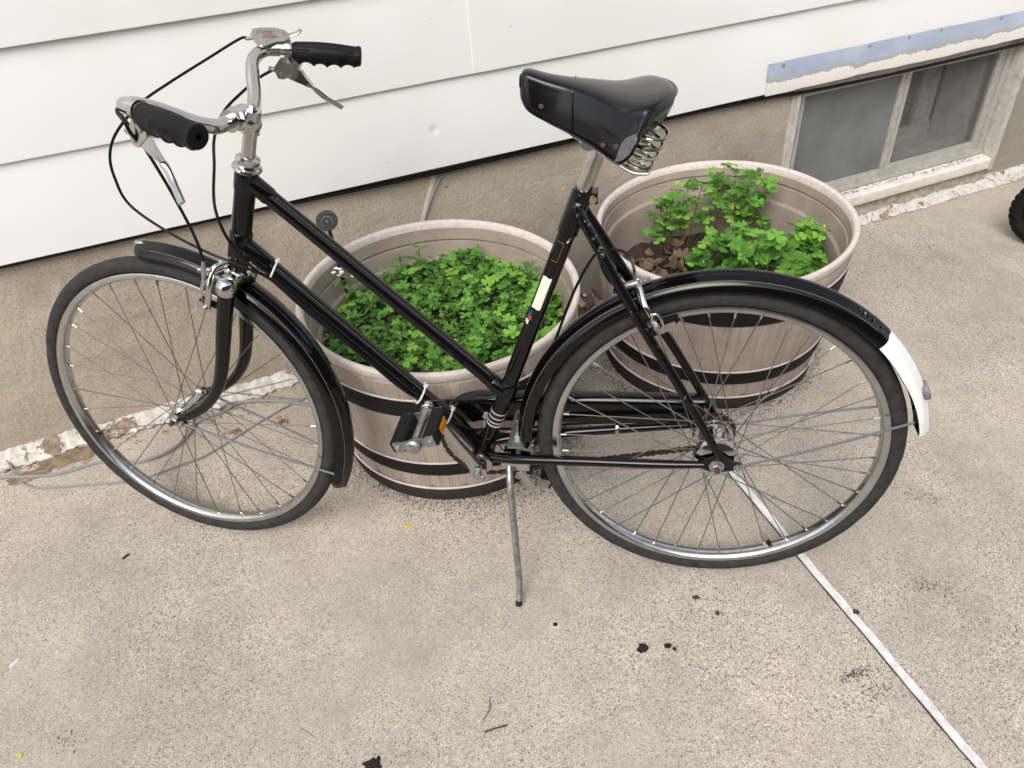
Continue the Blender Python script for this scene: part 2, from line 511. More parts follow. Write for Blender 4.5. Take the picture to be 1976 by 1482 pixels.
# ------------------------------------------------------------------ mesh helpers
class MB:
    def __init__(self):
        self.v = []
        self.f = []
        self.m = []
        self.uv = None

    def add(self, verts, faces, mi=0):
        k = len(self.v)
        self.v += [tuple(float(c) for c in q) for q in verts]
        self.f += [tuple(i + k for i in fc) for fc in faces]
        self.m += [mi] * len(faces)
        return self

    def box(self, lo, hi, mi=0):
        x0, y0, z0 = lo
        x1, y1, z1 = hi
        return self.add([(x0, y0, z0), (x1, y0, z0), (x1, y1, z0), (x0, y1, z0), (x0, y0, z1), (x1, y0, z1), (x1, y1, z1), (x0, y1, z1)],
                        [(3, 2, 1, 0), (4, 5, 6, 7), (0, 1, 5, 4), (1, 2, 6, 5), (2, 3, 7, 6), (3, 0, 4, 7)], mi)

    def obox(self, c, ax, ay, az, s, mi=0, taper=1.0):
        c, ax, ay, az = (np.array(q, float) for q in (c, ax, ay, az))
        vs = []
        for k in (-1, 1):
            t = taper if k > 0 else 1.0
            for i, j in ((-1, -1), (1, -1), (1, 1), (-1, 1)):
                vs.append(c + ax * i * s[0] * t + ay * j * s[1] * t + az * k * s[2])
        return self.add(vs, [(3, 2, 1, 0), (4, 5, 6, 7), (0, 1, 5, 4), (1, 2, 6, 5), (2, 3, 7, 6), (3, 0, 4, 7)], mi)

    def tube(self, path, r, seg=10, mi=0, cap=True, closed=False, flat=None, up=None):
        p = np.array(path, float)
        n = len(p)
        rr = np.full(n, r, float) if np.isscalar(r) else np.interp(np.linspace(0, 1, n), np.linspace(0, 1, len(r)), r)
        t = np.zeros_like(p)
        if closed:
            t = np.roll(p, -1, 0) - np.roll(p, 1, 0)
        else:
            t[1:-1] = p[2:] - p[:-2]
            t[0] = p[1] - p[0]
            t[-1] = p[-1] - p[-2]
        t /= np.linalg.norm(t, axis=1)[:, None] + 1e-12
        u = np.array(up, float) if up is not None else np.array([0, 0, 1.0])
        if abs(t[0] @ u) > 0.95:
            u = np.array([0, 1.0, 0.1])
        vs = []
        nrm = u - t[0] * (u @ t[0])
        nrm /= np.linalg.norm(nrm)
        for i in range(n):
            if up is not None:
                nrm = u
            nrm = nrm - t[i] * (nrm @ t[i])
            nrm /= np.linalg.norm(nrm) + 1e-12
            bn = np.cross(t[i], nrm)
            fa = 1.0 if flat is None else flat
            for k in range(seg):
                a = 2 * PI * k / seg
                vs.append(p[i] + rr[i] * (math.cos(a) * bn + math.sin(a) * nrm * fa))
        fs = []
        rng_ = n if closed else n - 1
        for i in range(rng_):
            j = (i + 1) % n
            for k in range(seg):
                l = (k + 1) % seg
                fs.append((i * seg + k, i * seg + l, j * seg + l, j * seg + k))
        if cap and not closed:
            fs.append(tuple(range(seg - 1, -1, -1)))
            fs.append(tuple((n - 1) * seg + k for k in range(seg)))
        return self.add(vs, fs, mi)

    def lathe(self, prof, o=(0, 0, 0), axis=(0, 1, 0), seg=32, mi=0, closed=False):
        """prof: list of (along axis, radius)"""
        a = np.array(axis, float)
        a /= np.linalg.norm(a)
        u = np.array([0, 0, 1.0]) if abs(a[2]) < 0.9 else np.array([1.0, 0, 0])
        u = u - a * (u @ a)
        u /= np.linalg.norm(u)
        w = np.cross(a, u)
        o = np.array(o, float)
        vs = []
        for (h, r) in prof:
            for k in range(seg):
                t = 2 * PI * k / seg
                vs.append(o + a * h + r * (math.cos(t) * u + math.sin(t) * w))
        fs = []
        n = len(prof)
        for i in range(n if closed else n - 1):
            j = (i + 1) % n
            for k in range(seg):
                l = (k + 1) % seg
                fs.append((i * seg + k, i * seg + l, j * seg + l, j * seg + k))
        if not closed:
            fs.append(tuple(range(seg - 1, -1, -1)))
            fs.append(tuple((n - 1) * seg + k for k in range(seg)))
        return self.add(vs, fs, mi)

    def prism(self, poly, to3, d0, d1, mi=0):
        """poly 2-D outline; to3(u, v, d) -> 3-D point"""
        n = len(poly)
        vs = [to3(u, v, d0) for u, v in poly] + [to3(u, v, d1) for u, v in poly]
        fs = [tuple(range(n - 1, -1, -1)), tuple(range(n, 2 * n))]
        fs += [(i, (i + 1) % n, n + (i + 1) % n, n + i) for i in range(n)]
        return self.add(vs, fs, mi)

    def build(self, name, mats, parent=None, matrix=None, smooth=True, angle=38, uv=None, fix=True):
        me = bpy.data.meshes.new(name)
        me.from_pydata(self.v, [], self.f)
        if isinstance(mats, str):
            mats = [mats]
        for q in mats:
            me.materials.append(MATS[q])
        if len(mats) > 1:
            me.polygons.foreach_set('material_index', self.m)
        if uv is not None:
            lay = me.uv_layers.new(name='UVMap')
            li = np.empty(len(me.loops), dtype=np.int32)
            me.loops.foreach_get('vertex_index', li)
            lay.data.foreach_set('uv', np.array(uv, dtype=np.float32)[li].ravel())
        if fix:
            import bmesh
            bm = bmesh.new()
            bm.from_mesh(me)
            bmesh.ops.recalc_face_normals(bm, faces=bm.faces)
            bm.to_mesh(me)
            bm.free()
        me.update()
        if smooth:
            me.polygons.foreach_set('use_smooth', [True] * len(me.polygons))
            me.set_sharp_from_angle(angle=R(angle))
        o = bpy.data.objects.new(name, me)
        scene.collection.objects.link(o)
        if parent is not None:
            o.parent = parent
        if matrix is not None:
            o.matrix_local = matrix
        return o


def empty(name, loc=(0, 0, 0), matrix=None, parent=None):
    o = bpy.data.objects.new(name, None)
    scene.collection.objects.link(o)
    o.empty_display_size = 0.05
    if parent is not None:
        o.parent = parent
    if matrix is not None:
        o.matrix_local = matrix
    else:
        o.location = loc
    return o


def tag(o, label=None, cat=None, group=None, kind=None):
    if label:
        o['label'] = label
    if cat:
        o['category'] = cat
    if group:
        o['group'] = group
    if kind:
        o['kind'] = kind
    return o


def inst(src, name, parent, matrix):
    o = bpy.data.objects.new(name, src.data if hasattr(src, 'data') else src)
    scene.collection.objects.link(o)
    o.parent = parent
    o.matrix_local = matrix
    return o


def smooth_path(pts, n=6, closed=False):
    p = np.array(pts, float)
    m_ = len(p)
    out = []
    rg = range(m_ if closed else m_ - 1)
    for i in rg:
        if closed:
            a, b_, c, d = p[(i - 1) % m_], p[i], p[(i + 1) % m_], p[(i + 2) % m_]
        else:
            a, b_, c, d = p[max(i - 1, 0)], p[i], p[i + 1], p[min(i + 2, m_ - 1)]
        for k in range(n):
            t = k / n
            out.append(0.5 * ((2 * b_) + (c - a) * t + (2 * a - 5 * b_ + 4 * c - d) * t * t + (3 * b_ - a - 3 * c + d) * t ** 3))
    if not closed:
        out.append(p[-1])
    return np.array(out)


def mat4(ex, ey, ez, o):
    return Matrix(((ex[0], ey[0], ez[0], o[0]), (ex[1], ey[1], ez[1], o[1]), (ex[2], ey[2], ez[2], o[2]), (0, 0, 0, 1)))


def fnoise(x, s=0):
    return (math.sin(x * 1.7 + s) + 0.6 * math.sin(x * 4.3 + 1.3 + s * 2) + 0.35 * math.sin(x * 9.1 + 2.1 + s * 3) + 0.2 * math.sin(x * 21.7 + s)) / 2.15


# ================================================================== SETTING
g = MB()
g.add([(-60, -60, 0), (60, -60, 0), (60, 60, 0), (-60, 60, 0)], [(0, 1, 2, 3)])
pav = tag(g.build('pavement', 'paving_concrete', smooth=False), kind='structure')

YAW = 0.5452338
WO = Vector((-1.73475702, 0.15403303, 0))
WD = Vector((math.cos(YAW), math.sin(YAW), 0))
WN = Vector((math.sin(YAW), -math.cos(YAW), 0))


def wl2w(s, n, z):
    return WO + WD * s + WN * n + Vector((0, 0, z))


# the joint between the two concrete slabs, running out from the house wall
j0 = np.array([0.0916, 0.2742])
j1 = np.array([0.4425, -0.3729])
jd = (j1 - j0) / np.linalg.norm(j1 - j0)
jn = np.array([-jd[1], jd[0]])
ja, jb = j0 - jd * 1.02, j0 + jd * 5.0
mb = MB()
mg = MB()
npt = 260
L = np.linalg.norm(jb - ja)
rows, rows2 = [], []
for i in range(npt):
    t = i / (npt - 1) * L
    q = ja + jd * t + jn * 0.0022 * fnoise(t * 5)
    w0 = -0.0078 + 0.0008 * fnoise(t * 40, 2)
    w1 = 0.0082 + 0.0014 * fnoise(t * 33, 5)
    rows.append([(*(q + jn * w0), 0.0008), (*(q + jn * (w0 + .001)), 0.0045), (*(q + jn * (w1 - .001)), 0.0045), (*(q + jn * w1), 0.0008)])
    rows2.append([(*(q + jn * (-0.0112 - 0.0012 * fnoise(t * 27, 1))), 0.0012), (*(q + jn * (w0 + 0.0005)), 0.0012)])
mb.add([v for r_ in rows for v in r_], [(i * 4 + k, i * 4 + k + 1, i * 4 + k + 5, i * 4 + k + 4) for i in range(npt - 1) for k in range(3)])
mg.add([v for r_ in rows2 for v in r_], [(i * 2, i * 2 + 1, i * 2 + 3, i * 2 + 2) for i in range(npt - 1)])
mb.build('expansion_joint', 'joint_plastic', pav, angle=60)
mg.build('joint_gap', 'joint_gap', pav, smooth=False)

# ------------------------------------------------------------------ house
house = empty('house', matrix=Matrix.Translation(WO) @ Matrix.Rotation(YAW, 4, 'Z'))
tag(house, 'house wall with white metal siding over a tan rendered foundation', 'house')
S0, S1 = -2.6, 7.2
WS0, WS1, WZ0, WZ1 = 2.385, 3.300, 0.062, 0.560      # window opening
mb = MB()
mb.box((S0, 0, -0.3), (WS0, 0.22, 0.56))
mb.box((WS1, 0, -0.3), (S1, 0.22, 0.56))
mb.box((WS0, 0.0005, -0.3), (WS1, 0.2195, WZ0))
fo = mb.build('foundation', 'foundation_render', house, smooth=False)
mb = MB()
mb.box((S0, 0.001, 0.5605), (S1, 0.2, 3.3))
mb.build('wall_core', 'wall_core', house, smooth=False)
mb = MB()
mb.box((S0, 0.23, -0.3), (WS0 - .2, 4.0, 3.29))
mb.box((WS1 + .2, 0.23, -0.3), (S1, 4.0, 3.29))
mb.box((WS0 - .19, 0.60, -0.3), (WS1 + .19, 4.0, 3.29))
mb.box((WS0 - .19, 0.23, 0.62), (WS1 + .19, 0.59, 3.29))
mb.box((WS0 - .19, 0.23, -0.3), (WS1 + .19, 0.59, -0.02))
mb.build('house_body', 'dark_room', house, smooth=False)
# siding boards
ROW = 0.2135
seams = {0: [-0.9, 2.664, 5.6], 1: [1.352, 4.7], 2: [0.1, 3.1, 6.0], 3: [2.0, 5.2], 4: [-1.0, 3.6], 5: [1.2, 4.4], 6: [0.2, 2.9, 5.9],
         7: [1.9, 5.1], 8: [-.4, 3.5], 9: [1.4, 4.6], 10: [.3, 3.2], 11: [2.1, 5.3], 12: [.9, 4.1]}
for k in range(13):
    z0 = 0.530 + ROW * k
    prof = [(-0.0292, z0 + 0.0030), (-0.0288, z0), (-0.0185, z0 - 0.0005), (-0.0185, z0 + 0.0018), (-0.0270, z0 + 0.004), (-0.0145, z0 + 0.228), (-0.0165, z0 + 0.228)]
    ends = [S0] + seams[k] + [S1]
    for a, b_ in zip(ends[:-1], ends[1:]):
        mb = MB()
        ns = max(4, int((b_ - a) / 0.08))
        n = len(prof)
        a2 = a
        vs, fs = [], []
        off = -0.0016 if (ends.index(a) % 2) else 0.0
        for i in range(ns + 1):
            s = a2 + (b_ - a2) * i / ns
            wv = 0.0011 * fnoise(s * 2.1, k)
            for j, (yy, zz) in enumerate(prof):
                vs.append((s, yy + wv + off, zz + 0.0009 * fnoise(s * 1.3, k * 3)))
        for i in range(ns):
            for j in range(n):
                l = (j + 1) % n
                fs.append((i * n + j, i * n + l, (i + 1) * n + l, (i + 1) * n + j))
        fs.append(tuple(range(n)))
        fs.append(tuple(ns * n + j for j in range(n - 1, -1, -1)))
        mb.add(vs, fs)
        mb.build('siding_board', 'white_siding', house, angle=25)
mb = MB()
mb.box((S0, -0.010, 0.514), (WS0 - 0.02, -0.0005, 0.5285))
mb.build('starter_strip', 'debris_brown', house, smooth=False)
# flashing over the window, with its screws
mb = MB()
ns = 60
vs, fs = [], []
for i in range(ns + 1):
    s = 2.232 + (3.75 - 2.232) * i / ns
    w = 0.0014 * fnoise(s * 5)
    tz = 0.614 + 0.002 * fnoise(s * 3, 1)
    bz = 0.5265 + 0.003 * fnoise(s * 7, 2)
    prof = [(-0.0345 + w, bz), (-0.0355 + w, bz + 0.004), (-0.0342 + w, 0.575), (-0.0318 + w, 0.600), (-0.0302 + w, tz), (-0.0292 + w, tz), (-0.0325 + w, bz + .002)]
    vs += [(s + 0.004 * fnoise(zz * 60) * (i == 0), yy, zz) for yy, zz in prof]
n = 7
for i in range(ns):
    for j in range(n):
        l = (j + 1) % n
        fs.append((i * n + j, i * n + l, (i + 1) * n + l, (i + 1) * n + j))
fs += [tuple(range(n)), tuple(ns * n + j for j in range(n - 1, -1, -1))]
mb.add(vs, fs)
fl = mb.build('flashing', 'flashing_film', house, angle=30)
fl['label'] = 'blue-grey metal flashing with peeling white paint over the basement window'
scr = MB()
scr.lathe([(0, 0.0048), (0.0012, 0.0048), (0.003, 0.0036), (0.0036, 0.0)], axis=(0, -1, 0), seg=10)
sm = None
for s, z in ((2.282, .604), (2.59, .607), (2.738, .608), (2.863, .608), (3.109, .607), (3.36, .606), (3.6, .606)):
    M_ = Matrix.Translation((s, -0.0305, z))
    if sm is None:
        sm = scr.build('screw', 'zinc', fl, M_)
    else:
        inst(sm, 'screw', fl, M_)

# basement window
win = MB()
OY = 0.012
win.box((2.387, OY, 0.064), (2.402, 0.075, 0.552))
win.box((3.283, OY, 0.064), (3.298, 0.075, 0.552))
win.box((2.4025, OY + .001, 0.535), (3.2825, 0.074, 0.5515))
win.box((2.4025, OY + .001, 0.1115), (3.2825, 0.074, 0.126))
window = win.build('window', 'window_alu', house, smooth=False)
window['label'] = 'basement slider window with two screens in a weathered frame'


def pane_frame(a, b_, z0, z1, y0, y1, w=0.017):
    q = MB()
    q.box((a, y0, z0), (a + w, y1, z1))
    q.box((b_ - w, y0, z0), (b_, y1, z1))
    q.box((a + w + .0002, y0 + .0008, z0), (b_ - w - .0002, y1 - .0008, z0 + w))
    q.box((a + w + .0002, y0 + .0008, z1 - w), (b_ - w - .0002, y1 - .0008, z1))
    q.box((a + w * 0.25, y0 - .003, z0 + .003), (a + w * .45, y0 - .0002, z1 - .003))
    q.box((b_ - w * .45, y0 - .003, z0 + .003), (b_ - w * .25, y0 - .0002, z1 - .003))
    q.build('sash', 'window_alu', window, smooth=False)


pane_frame(2.411, 2.832, 0.133, 0.492, 0.020, 0.038, 0.020)
pane_frame(2.834, 3.262, 0.133, 0.492, 0.028, 0.046, 0.024)
q = MB()
q.box((2.431, 0.028, 0.153), (2.812, 0.0295, 0.472))
q.build('screen', 'screen_dense', window, smooth=False)
q = MB()
q.box((2.858, 0.036, 0.157), (3.238, 0.0372, 0.468))
q.build('screen', 'screen_open', window, smooth=False)
q = MB()
q.box((2.4035, 0.018, 0.127), (2.4105, 0.050, 0.534))
q.box((3.2625, 0.018, 0.127), (3.2815, 0.050, 0.534))
q.box((2.411, 0.018, 0.4925), (3.2620, 0.060, 0.5345))
q.box((2.411, 0.0185, 0.1265), (3.2620, 0.052, 0.1325))
q.build('track', 'window_alu', window, smooth=False)
# what lies behind the screens: reveal and the inner window
q = MB()
q.box((2.402, 0.080, 0.066), (3.284, 0.225, 0.110))
q.box((3.240, 0.080, 0.1105), (3.284, 0.225, 0.534))
q.box((2.388, 0.080, 0.1105), (2.400, 0.225, 0.534))
q.build('reveal', 'reveal', window, smooth=False)
q = MB()
q.box((2.405, 0.23, 0.10), (3.285, 0.262, 0.165))
q.box((3.150, 0.23, 0.1655), (3.230, 0.262, 0.55))
q.box((2.790, 0.23, 0.1655), (2.850, 0.262, 0.55))
q.box((2.405, 0.23, 0.1655), (2.45, 0.262, 0.55))
q.build('inner_frame', 'inner_wood', window, smooth=False)
q = MB()
q.box((2.43, 0.245, 0.15), (3.17, 0.249, 0.55))
q.build('pane', 'pane_glass', window, smooth=False)
# sill, jamb boards, dirt on the sill
q = MB()
ns = 40
vs, fs = [], []
for i in range(ns + 1):
    s = 2.36 + (3.285 - 2.36) * i / ns
    w = 0.0010 * fnoise(s * 9)
    prof = [(-0.030 + w, 0.070), (-0.0315 + w, 0.073), (-0.031 + w, 0.104), (-0.028 + w, 0.1075), (0.0115, 0.1105), (0.0115, 0.070)]
    vs += [(s, yy, zz) for yy, zz in prof]
n = 6
for i in range(ns):
    for j in range(n):
        l = (j + 1) % n
        fs.append((i * n + j, i * n + l, (i + 1) * n + l, (i + 1) * n + j))
fs += [tuple(range(n)), tuple(ns * n + j for j in range(n - 1, -1, -1))]
q.add(vs, fs)
q.build('sill', 'sill_white', window, angle=30)
q = MB()
for i in range(500):
    s = rng.uniform(2.42, 3.275)
    y = rng.uniform(-0.010, 0.011)
    r_ = rng.uniform(0.0015, 0.0045)
    z = 0.1085 + 0.0000
    M_ = [(s + rng.uniform(-r_, r_) * 1.6, y + rng.uniform(-r_, r_), z + rng.uniform(0, r_ * 0.9)) for _ in range(4)]
    q.add(M_, [(0, 1, 2), (0, 1, 3), (1, 2, 3), (0, 2, 3)])
tag(q.build('sill_litter', 'debris_brown', window, smooth=False), kind='stuff')
q = MB()
vs, fs = [], []
ns = 40
for i in range(ns + 1):
    z = 0.062 + (0.535 - 0.062) * i / ns
    w = 0.0012 * fnoise(z * 19)
    prof = [(3.2865, -0.026), (3.309 + 0.3 * w, -0.027 + w), (3.3165 + w * 3, -0.008), (3.3165 + w * 3, -0.0005), (3.2865, 0.0115)]
    vs += [(ss, yy, z) for ss, yy in prof]
n = 5
for i in range(ns):
    for j in range(n):
        l = (j + 1) % n
        fs.append((i * n + j, i * n + l, (i + 1) * n + l, (i + 1) * n + j))
fs += [tuple(range(n)), tuple(ns * n + j for j in range(n - 1, -1, -1))]
q.add(vs, fs)
q.build('jamb', 'jamb_wood', window, angle=30)
q = MB()
q.box((2.370, -0.012, 0.108), (2.3855, 0.010, 0.530))
q.box((2.3575, -0.006, 0.108), (2.3698, -0.0004, 0.525))
q.build('jamb', 'jamb_wood', window, smooth=False)
# pale mortar streak on the foundation and white chips
q = MB()
vs = []
for i in range(12):
    z = 0.30 + 0.21 * i / 11
    s = 1.190 + 0.047 * (z - .39) / .12
    w = 0.009 + 0.003 * fnoise(z * 60)
    vs += [(s - w, -0.0004, z), (s - w * .5, -0.0022, z), (s + w * .6, -0.0022, z), (s + w, -0.0004, z)]
q.add(vs, [(i * 4 + k, i * 4 + k + 1, i * 4 + k + 5, i * 4 + k + 4) for i in range(11) for k in range(3)])
q.build('mortar_streak', 'mortar_pale', house)
for s, z, r_ in ((1.66, .40, .006), (1.60, .375, .003), (.62, .2, .003), (.30, .33, .002)):
    q = MB()
    q.add([(s + r_ * math.cos(a) * rng.uniform(.6, 1.2), -0.0015, z + r_ * math.sin(a) * rng.uniform(.6, 1.1)) for a in np.linspace(0, 5.4, 7)], [tuple(range(7))])
    q.build('paint_chip', 'chip_white', house, smooth=False)


# painted mortar fillet at the foot of the wall, broken and peeling
def fillet(s0, s1, seed, amp=1.0, wid=0.052, hgt=0.043, name='mortar_fillet'):
    q = MB()
    ns = int((s1 - s0) / 0.008)
    vs = []
    for i in range(ns + 1):
        s = s0 + (s1 - s0) * i / ns
        e = min(1, (s - s0) / .02, (s1 - s) / .02)
        w = (wid + amp * (0.016 * fnoise(s * 8, seed) + 0.007 * fnoise(s * 55, seed) + 0.006 * rng.uniform(-1, 1))) * (0.35 + .65 * e)
        h = (hgt + amp * (0.007 * fnoise(s * 11, seed + 4) + 0.003 * rng.uniform(-1, 1))) * (0.35 + .65 * e)
        lift = amp * (0.010 + 0.007 * fnoise(s * 13, seed + 2)) + .001
        cr = 0.45 + .18 * fnoise(s * 6.3, seed + 7)
        rr_ = lambda: amp * rng.uniform(-.0012, .0012)
        vs += [(s, -0.0004, h), (s, -0.004, h + .001 + rr_()), (s, -w * cr * .7, h * .82 + rr_()), (s, -w * cr, h * .62 - .004 * (math.sin(s * 31) > .2) + rr_()), (s, -w * (cr + .12), h * .60 + rr_()),
               (s, -w * .9, lift * .9 + rr_()), (s, -w, lift), (s, -w + .003, 0.0005)]
    n = 8
    q.add(vs, [(i * n + k, i * n + k + 1, (i + 1) * n + k + 1, (i + 1) * n + k) for i in range(ns) for k in range(n - 1)])
    return q.build(name, 'peeling_paint', house, angle=50)


fillet(-2.4, 0.86, 1, .8, .043, .036)
fillet(2.55, 7.0, 5, .32, .060, .026)
q = MB()
vs = []
ns = 110
for i in range(ns + 1):
    s = 2.45 + (3.30 - 2.45) * i / ns
    for k, (yy, zz) in enumerate(((-.0004, .069), (-.009, .064), (-.012, .050), (-.014, .036), (-.018, .024), (-.018, .0006))):
        vs.append((s, yy - (.006 * fnoise(s * 14 + k * 2.1, k) + rng.uniform(-.002, .002)) * (0 < k < 5), zz + rng.uniform(-.002, .002) * (0 < k < 5)))
q.add(vs, [(i * 6 + k, i * 6 + k + 1, (i + 1) * 6 + k + 1, (i + 1) * 6 + k) for i in range(ns) for k in range(5)])
q.build('rough_render', 'rough_render', house, angle=50)
q = MB()
for i in range(700):                                  # loose brown mortar where the fillet has come away
    s = rng.choice([rng.gauss(0.16, 0.07), rng.uniform(-.1, .8), rng.gauss(.55, .06)])
    n_ = abs(rng.gauss(0.055, 0.022))
    r_ = rng.uniform(0.001, 0.0045)
    q.add([(s + rng.uniform(-r_, r_) * 1.5, -n_ + rng.uniform(-r_, r_), 0.0008 + rng.uniform(0, r_)) for _ in range(4)], [(0, 1, 2), (0, 1, 3), (1, 2, 3), (0, 2, 3)])
tag(q.build('mortar_rubble', 'mortar_brown', house, smooth=False), kind='stuff')
for (s, n_, rx, ry, sd) in ((0.17, .062, .085, .030, 1), (.07, .09, .05, .02, 2)):
    q = MB()
    pts = [(s + rx * math.cos(a) * (1 + .25 * fnoise(a * 3, sd)), -(n_ + ry * math.sin(a) * (1 + .3 * fnoise(a * 4, sd)))) for a in np.linspace(0, 2 * PI, 28, endpoint=False)]
    vs = [(x, y, 0.001) for x, y in pts] + [(s + (x - s) * .6, -n_ + (y + n_) * .6, .006 + .003 * rng.random()) for x, y in pts] + [(s, -n_, .008)]
    q.add(vs, [(i, (i + 1) % 28, 28 + (i + 1) % 28, 28 + i) for i in range(28)] + [(28 + i, 28 + (i + 1) % 28, 56) for i in range(28)])
    q.build('broken_mortar', 'mortar_brown', house, angle=80)

# black cable clipped under the siding
cb = [(-2.4, .018, .524), (0.4, .018, .523), (.859, .02, .520), (1.04, .021, .517), (1.27, .022, .515), (1.476, .021, .517), (1.97, .021, .520), (2.25, .022, .515), (2.40, .022, .506),
      (2.676, .024, .502), (2.99, .023, .502), (3.269, .022, .503), (3.7, .02, .507), (6.9, .02, .51)]
mb = MB()
mb.tube(smooth_path([tuple(wl2w(s, n_, z)) for s, n_, z in cb], 8), 0.0055, 8)
tag(mb.build('wall_cable', 'cable_black'), 'black cable running along the bottom edge of the white siding', 'cable')
mb = MB()
mb.tube(smooth_path([tuple(wl2w(s, n_, z)) for s, n_, z in ((1.30, .004, .512), (1.262, .006, .506), (1.225, .007, .46), (1.19, .008, .39), (1.165, .010, .30), (1.15, .012, .18))], 6), 0.0022, 6)
tag(mb.build('thin_wire', 'grey_cable'), 'thin grey wire hanging down the foundation beside the pale streak', 'wire')

# unseen building added behind the camera, so chrome and black paint reflect something dark
gar = empty('added_garage', matrix=Matrix.Translation(WO + WN * 5.0) @ Matrix.Rotation(YAW, 4, 'Z'))
tag(gar, 'low dark brown building added behind the camera, seen only in reflections', 'added_garage')
q = MB()
q.box((-6.0, -4.0, -.05), (8.0, 0.0, 2.5))
q.build('wall', 'added_garage_wall', gar, smooth=False)
q = MB()
q.prism([(-4.35, 2.42), (.35, 2.42), (-2.0, 3.5)], lambda u, v, d: (d, u, v + .1), -6.4, 8.4)
q.build('roof', 'added_garage_roof', gar, smooth=False)

# ================================================================== TUBS
TUB1 = dict(c=(-.5941, .4086), H=.4083, rt=.3193, rb=.2741, a=-.0064, b=.0081, tx=-.0556, ty=-.0047)
TUB2 = dict(c=(.0514, .7896), H=.3979, rt=.3235, rb=.2819, a=-.0117, b=-.0198, tx=.1075, ty=.0124)


def tub_pt(T_, th, r_, z):
    h = z / T_['H']
    rr_ = r_ + max(h, 0) * (T_['a'] * math.cos(2 * th) + T_['b'] * math.sin(2 * th))
    zz = z + max(h, 0) ** 2 * (T_['tx'] * rr_ * math.cos(th) + T_['ty'] * rr_ * math.sin(th))
    return (rr_ * math.cos(th), rr_ * math.sin(th), zz)


def tub_r(T_, z):
    return T_['rb'] + (T_['rt'] - T_['rb']) * z / T_['H']


def make_tub(T_, label, bolt_phase):
    root = empty('planter_tub', (T_['c'][0], T_['c'][1], 0))
    tag(root, label, 'planter', 'plastic barrel tubs by the wall')
    H = T_['H']
    NS = 24
    SEG = NS * 9

    def sweep(prof, name, mat, stave=False, seg=SEG, closed=True, uvm=False, angle=40):
        q = MB()
        vs, uvs = [], []
        for (r_, z) in prof:
            for k in range(seg):
                th = 2 * PI * k / seg
                rr_ = r_
                if stave:
                    d = (k % 9)
                    d = min(d, 9 - d)
                    rr_ = r_ - (0.0038 if d == 0 else (0.0006 if d == 1 else 0.0)) + 0.0009 * math.sin((k // 9) * 2.3)
                vs.append(tub_pt(T_, th, rr_, z))
                uvs.append((th * 0.3, z))
        n = len(prof)
        fs = []
        for i in range(n if closed else n - 1):
            j = (i + 1) % n
            for k in range(seg):
                l = (k + 1) % seg
                fs.append((i * seg + k, i * seg + l, j * seg + l, j * seg + k))
        q.add(vs, fs)
        return q.build(name, mat, root, angle=angle, uv=uvs)

    rz = lambda z, d=0: (tub_r(T_, z) + d, z)
    body = [rz(0.036, -.004), rz(0.04, .0), rz(0.06, 0), rz(0.09, .0008), rz(0.115, .0005), rz(0.135, .0012), rz(0.17, .002), rz(0.22, .003), rz(0.27, .003),
            rz(0.285, .0015), rz(0.335, .001), rz(0.345, .002), rz(H - .030, .001), rz(H - .024, -.004), rz(0.30, -.0035), rz(0.05, -.006)]
    sweep(body, 'body', 'tub_plastic', stave=True)
    inner = [rz(H - .018, -.0125), rz(.372, -.0128), rz(.3605, -.0130), rz(.3595, -.0060), rz(.3560, -.0060), rz(.3545, -.0150), rz(.33, -.0155), rz(.316, -.0165), rz(.310, -.022), rz(.304, -.023),
             rz(.290, -.0215), rz(.20, -.025), rz(.08, -.028), rz(.06, -.10), rz(.056, -.10), rz(.075, -.0255), rz(.20, -.0220), rz(.30, -.0130), rz(.350, -.0050), rz(H - .03, -.0050), rz(H - .02, -.0110)]
    sweep(inner, 'inner_wall', 'tub_inside', seg=144, angle=20)
    lip = [rz(H - .024, -.0005), rz(H - .020, .0022), rz(H - .006, .0026), rz(H - .0015, .0010), rz(H, -.003), rz(H - .0006, -.009), rz(H - .004, -.0122), rz(H - .018, -.0122)]
    q = sweep(lip, 'rim', 'tub_rim', seg=160, angle=60)
    for (za, zb) in ((.285, .332), (.092, .130)):
        band = [rz(za, .0010), rz(za + .001, .0040), rz((za + zb) / 2, .0046), rz(zb - .001, .0040), rz(zb, .0010)]
        bo = sweep(band, 'band', 'tub_band', seg=144, angle=30)
        bl = MB()
        bl.lathe([(0, .0045), (.0015, .0045), (.003, .003), (.0032, 0)], axis=(1, 0, 0), seg=8)
        first = None
        for k in range(6):
            th = bolt_phase + k * PI / 3
            zc = (za + zb) / 2
            x, y, z = tub_pt(T_, th, tub_r(T_, zc) + .0040, zc)
            M_ = Matrix.Translation((x, y, z)) @ Matrix.Rotation(th, 4, 'Z')
            if first is None:
                first = bl.build('bolt', 'tub_band', bo, M_)
            else:
                inst(first, 'bolt', bo, M_)
        lipr = [rz(zb + .0004, .0010), rz(zb + .0012, .0036), rz(zb + .0042, .0036), rz(zb + .0055, .0012)]
        sweep(lipr, 'band_lip', 'tub_rim', seg=144, angle=60)
    sweep([rz(.0400, .0010), rz(.0412, .0040), rz(.0440, .0040), rz(.0455, .0010)], 'band_lip', 'tub_rim', seg=144, angle=60)
    sweep([rz(0, -.012), rz(0.0, .0025), rz(.030, .0022), rz(.036, -.002), rz(.0355, -.016)], 'foot', 'tub_foot', seg=144)
    return root


make_tub(TUB1, 'brown plastic barrel tub brimming with low clover, behind the bicycle frame', 2.15)
make_tub(TUB2, 'brown plastic barrel tub with tall clover and dead leaves, below the basement window', 5.42)


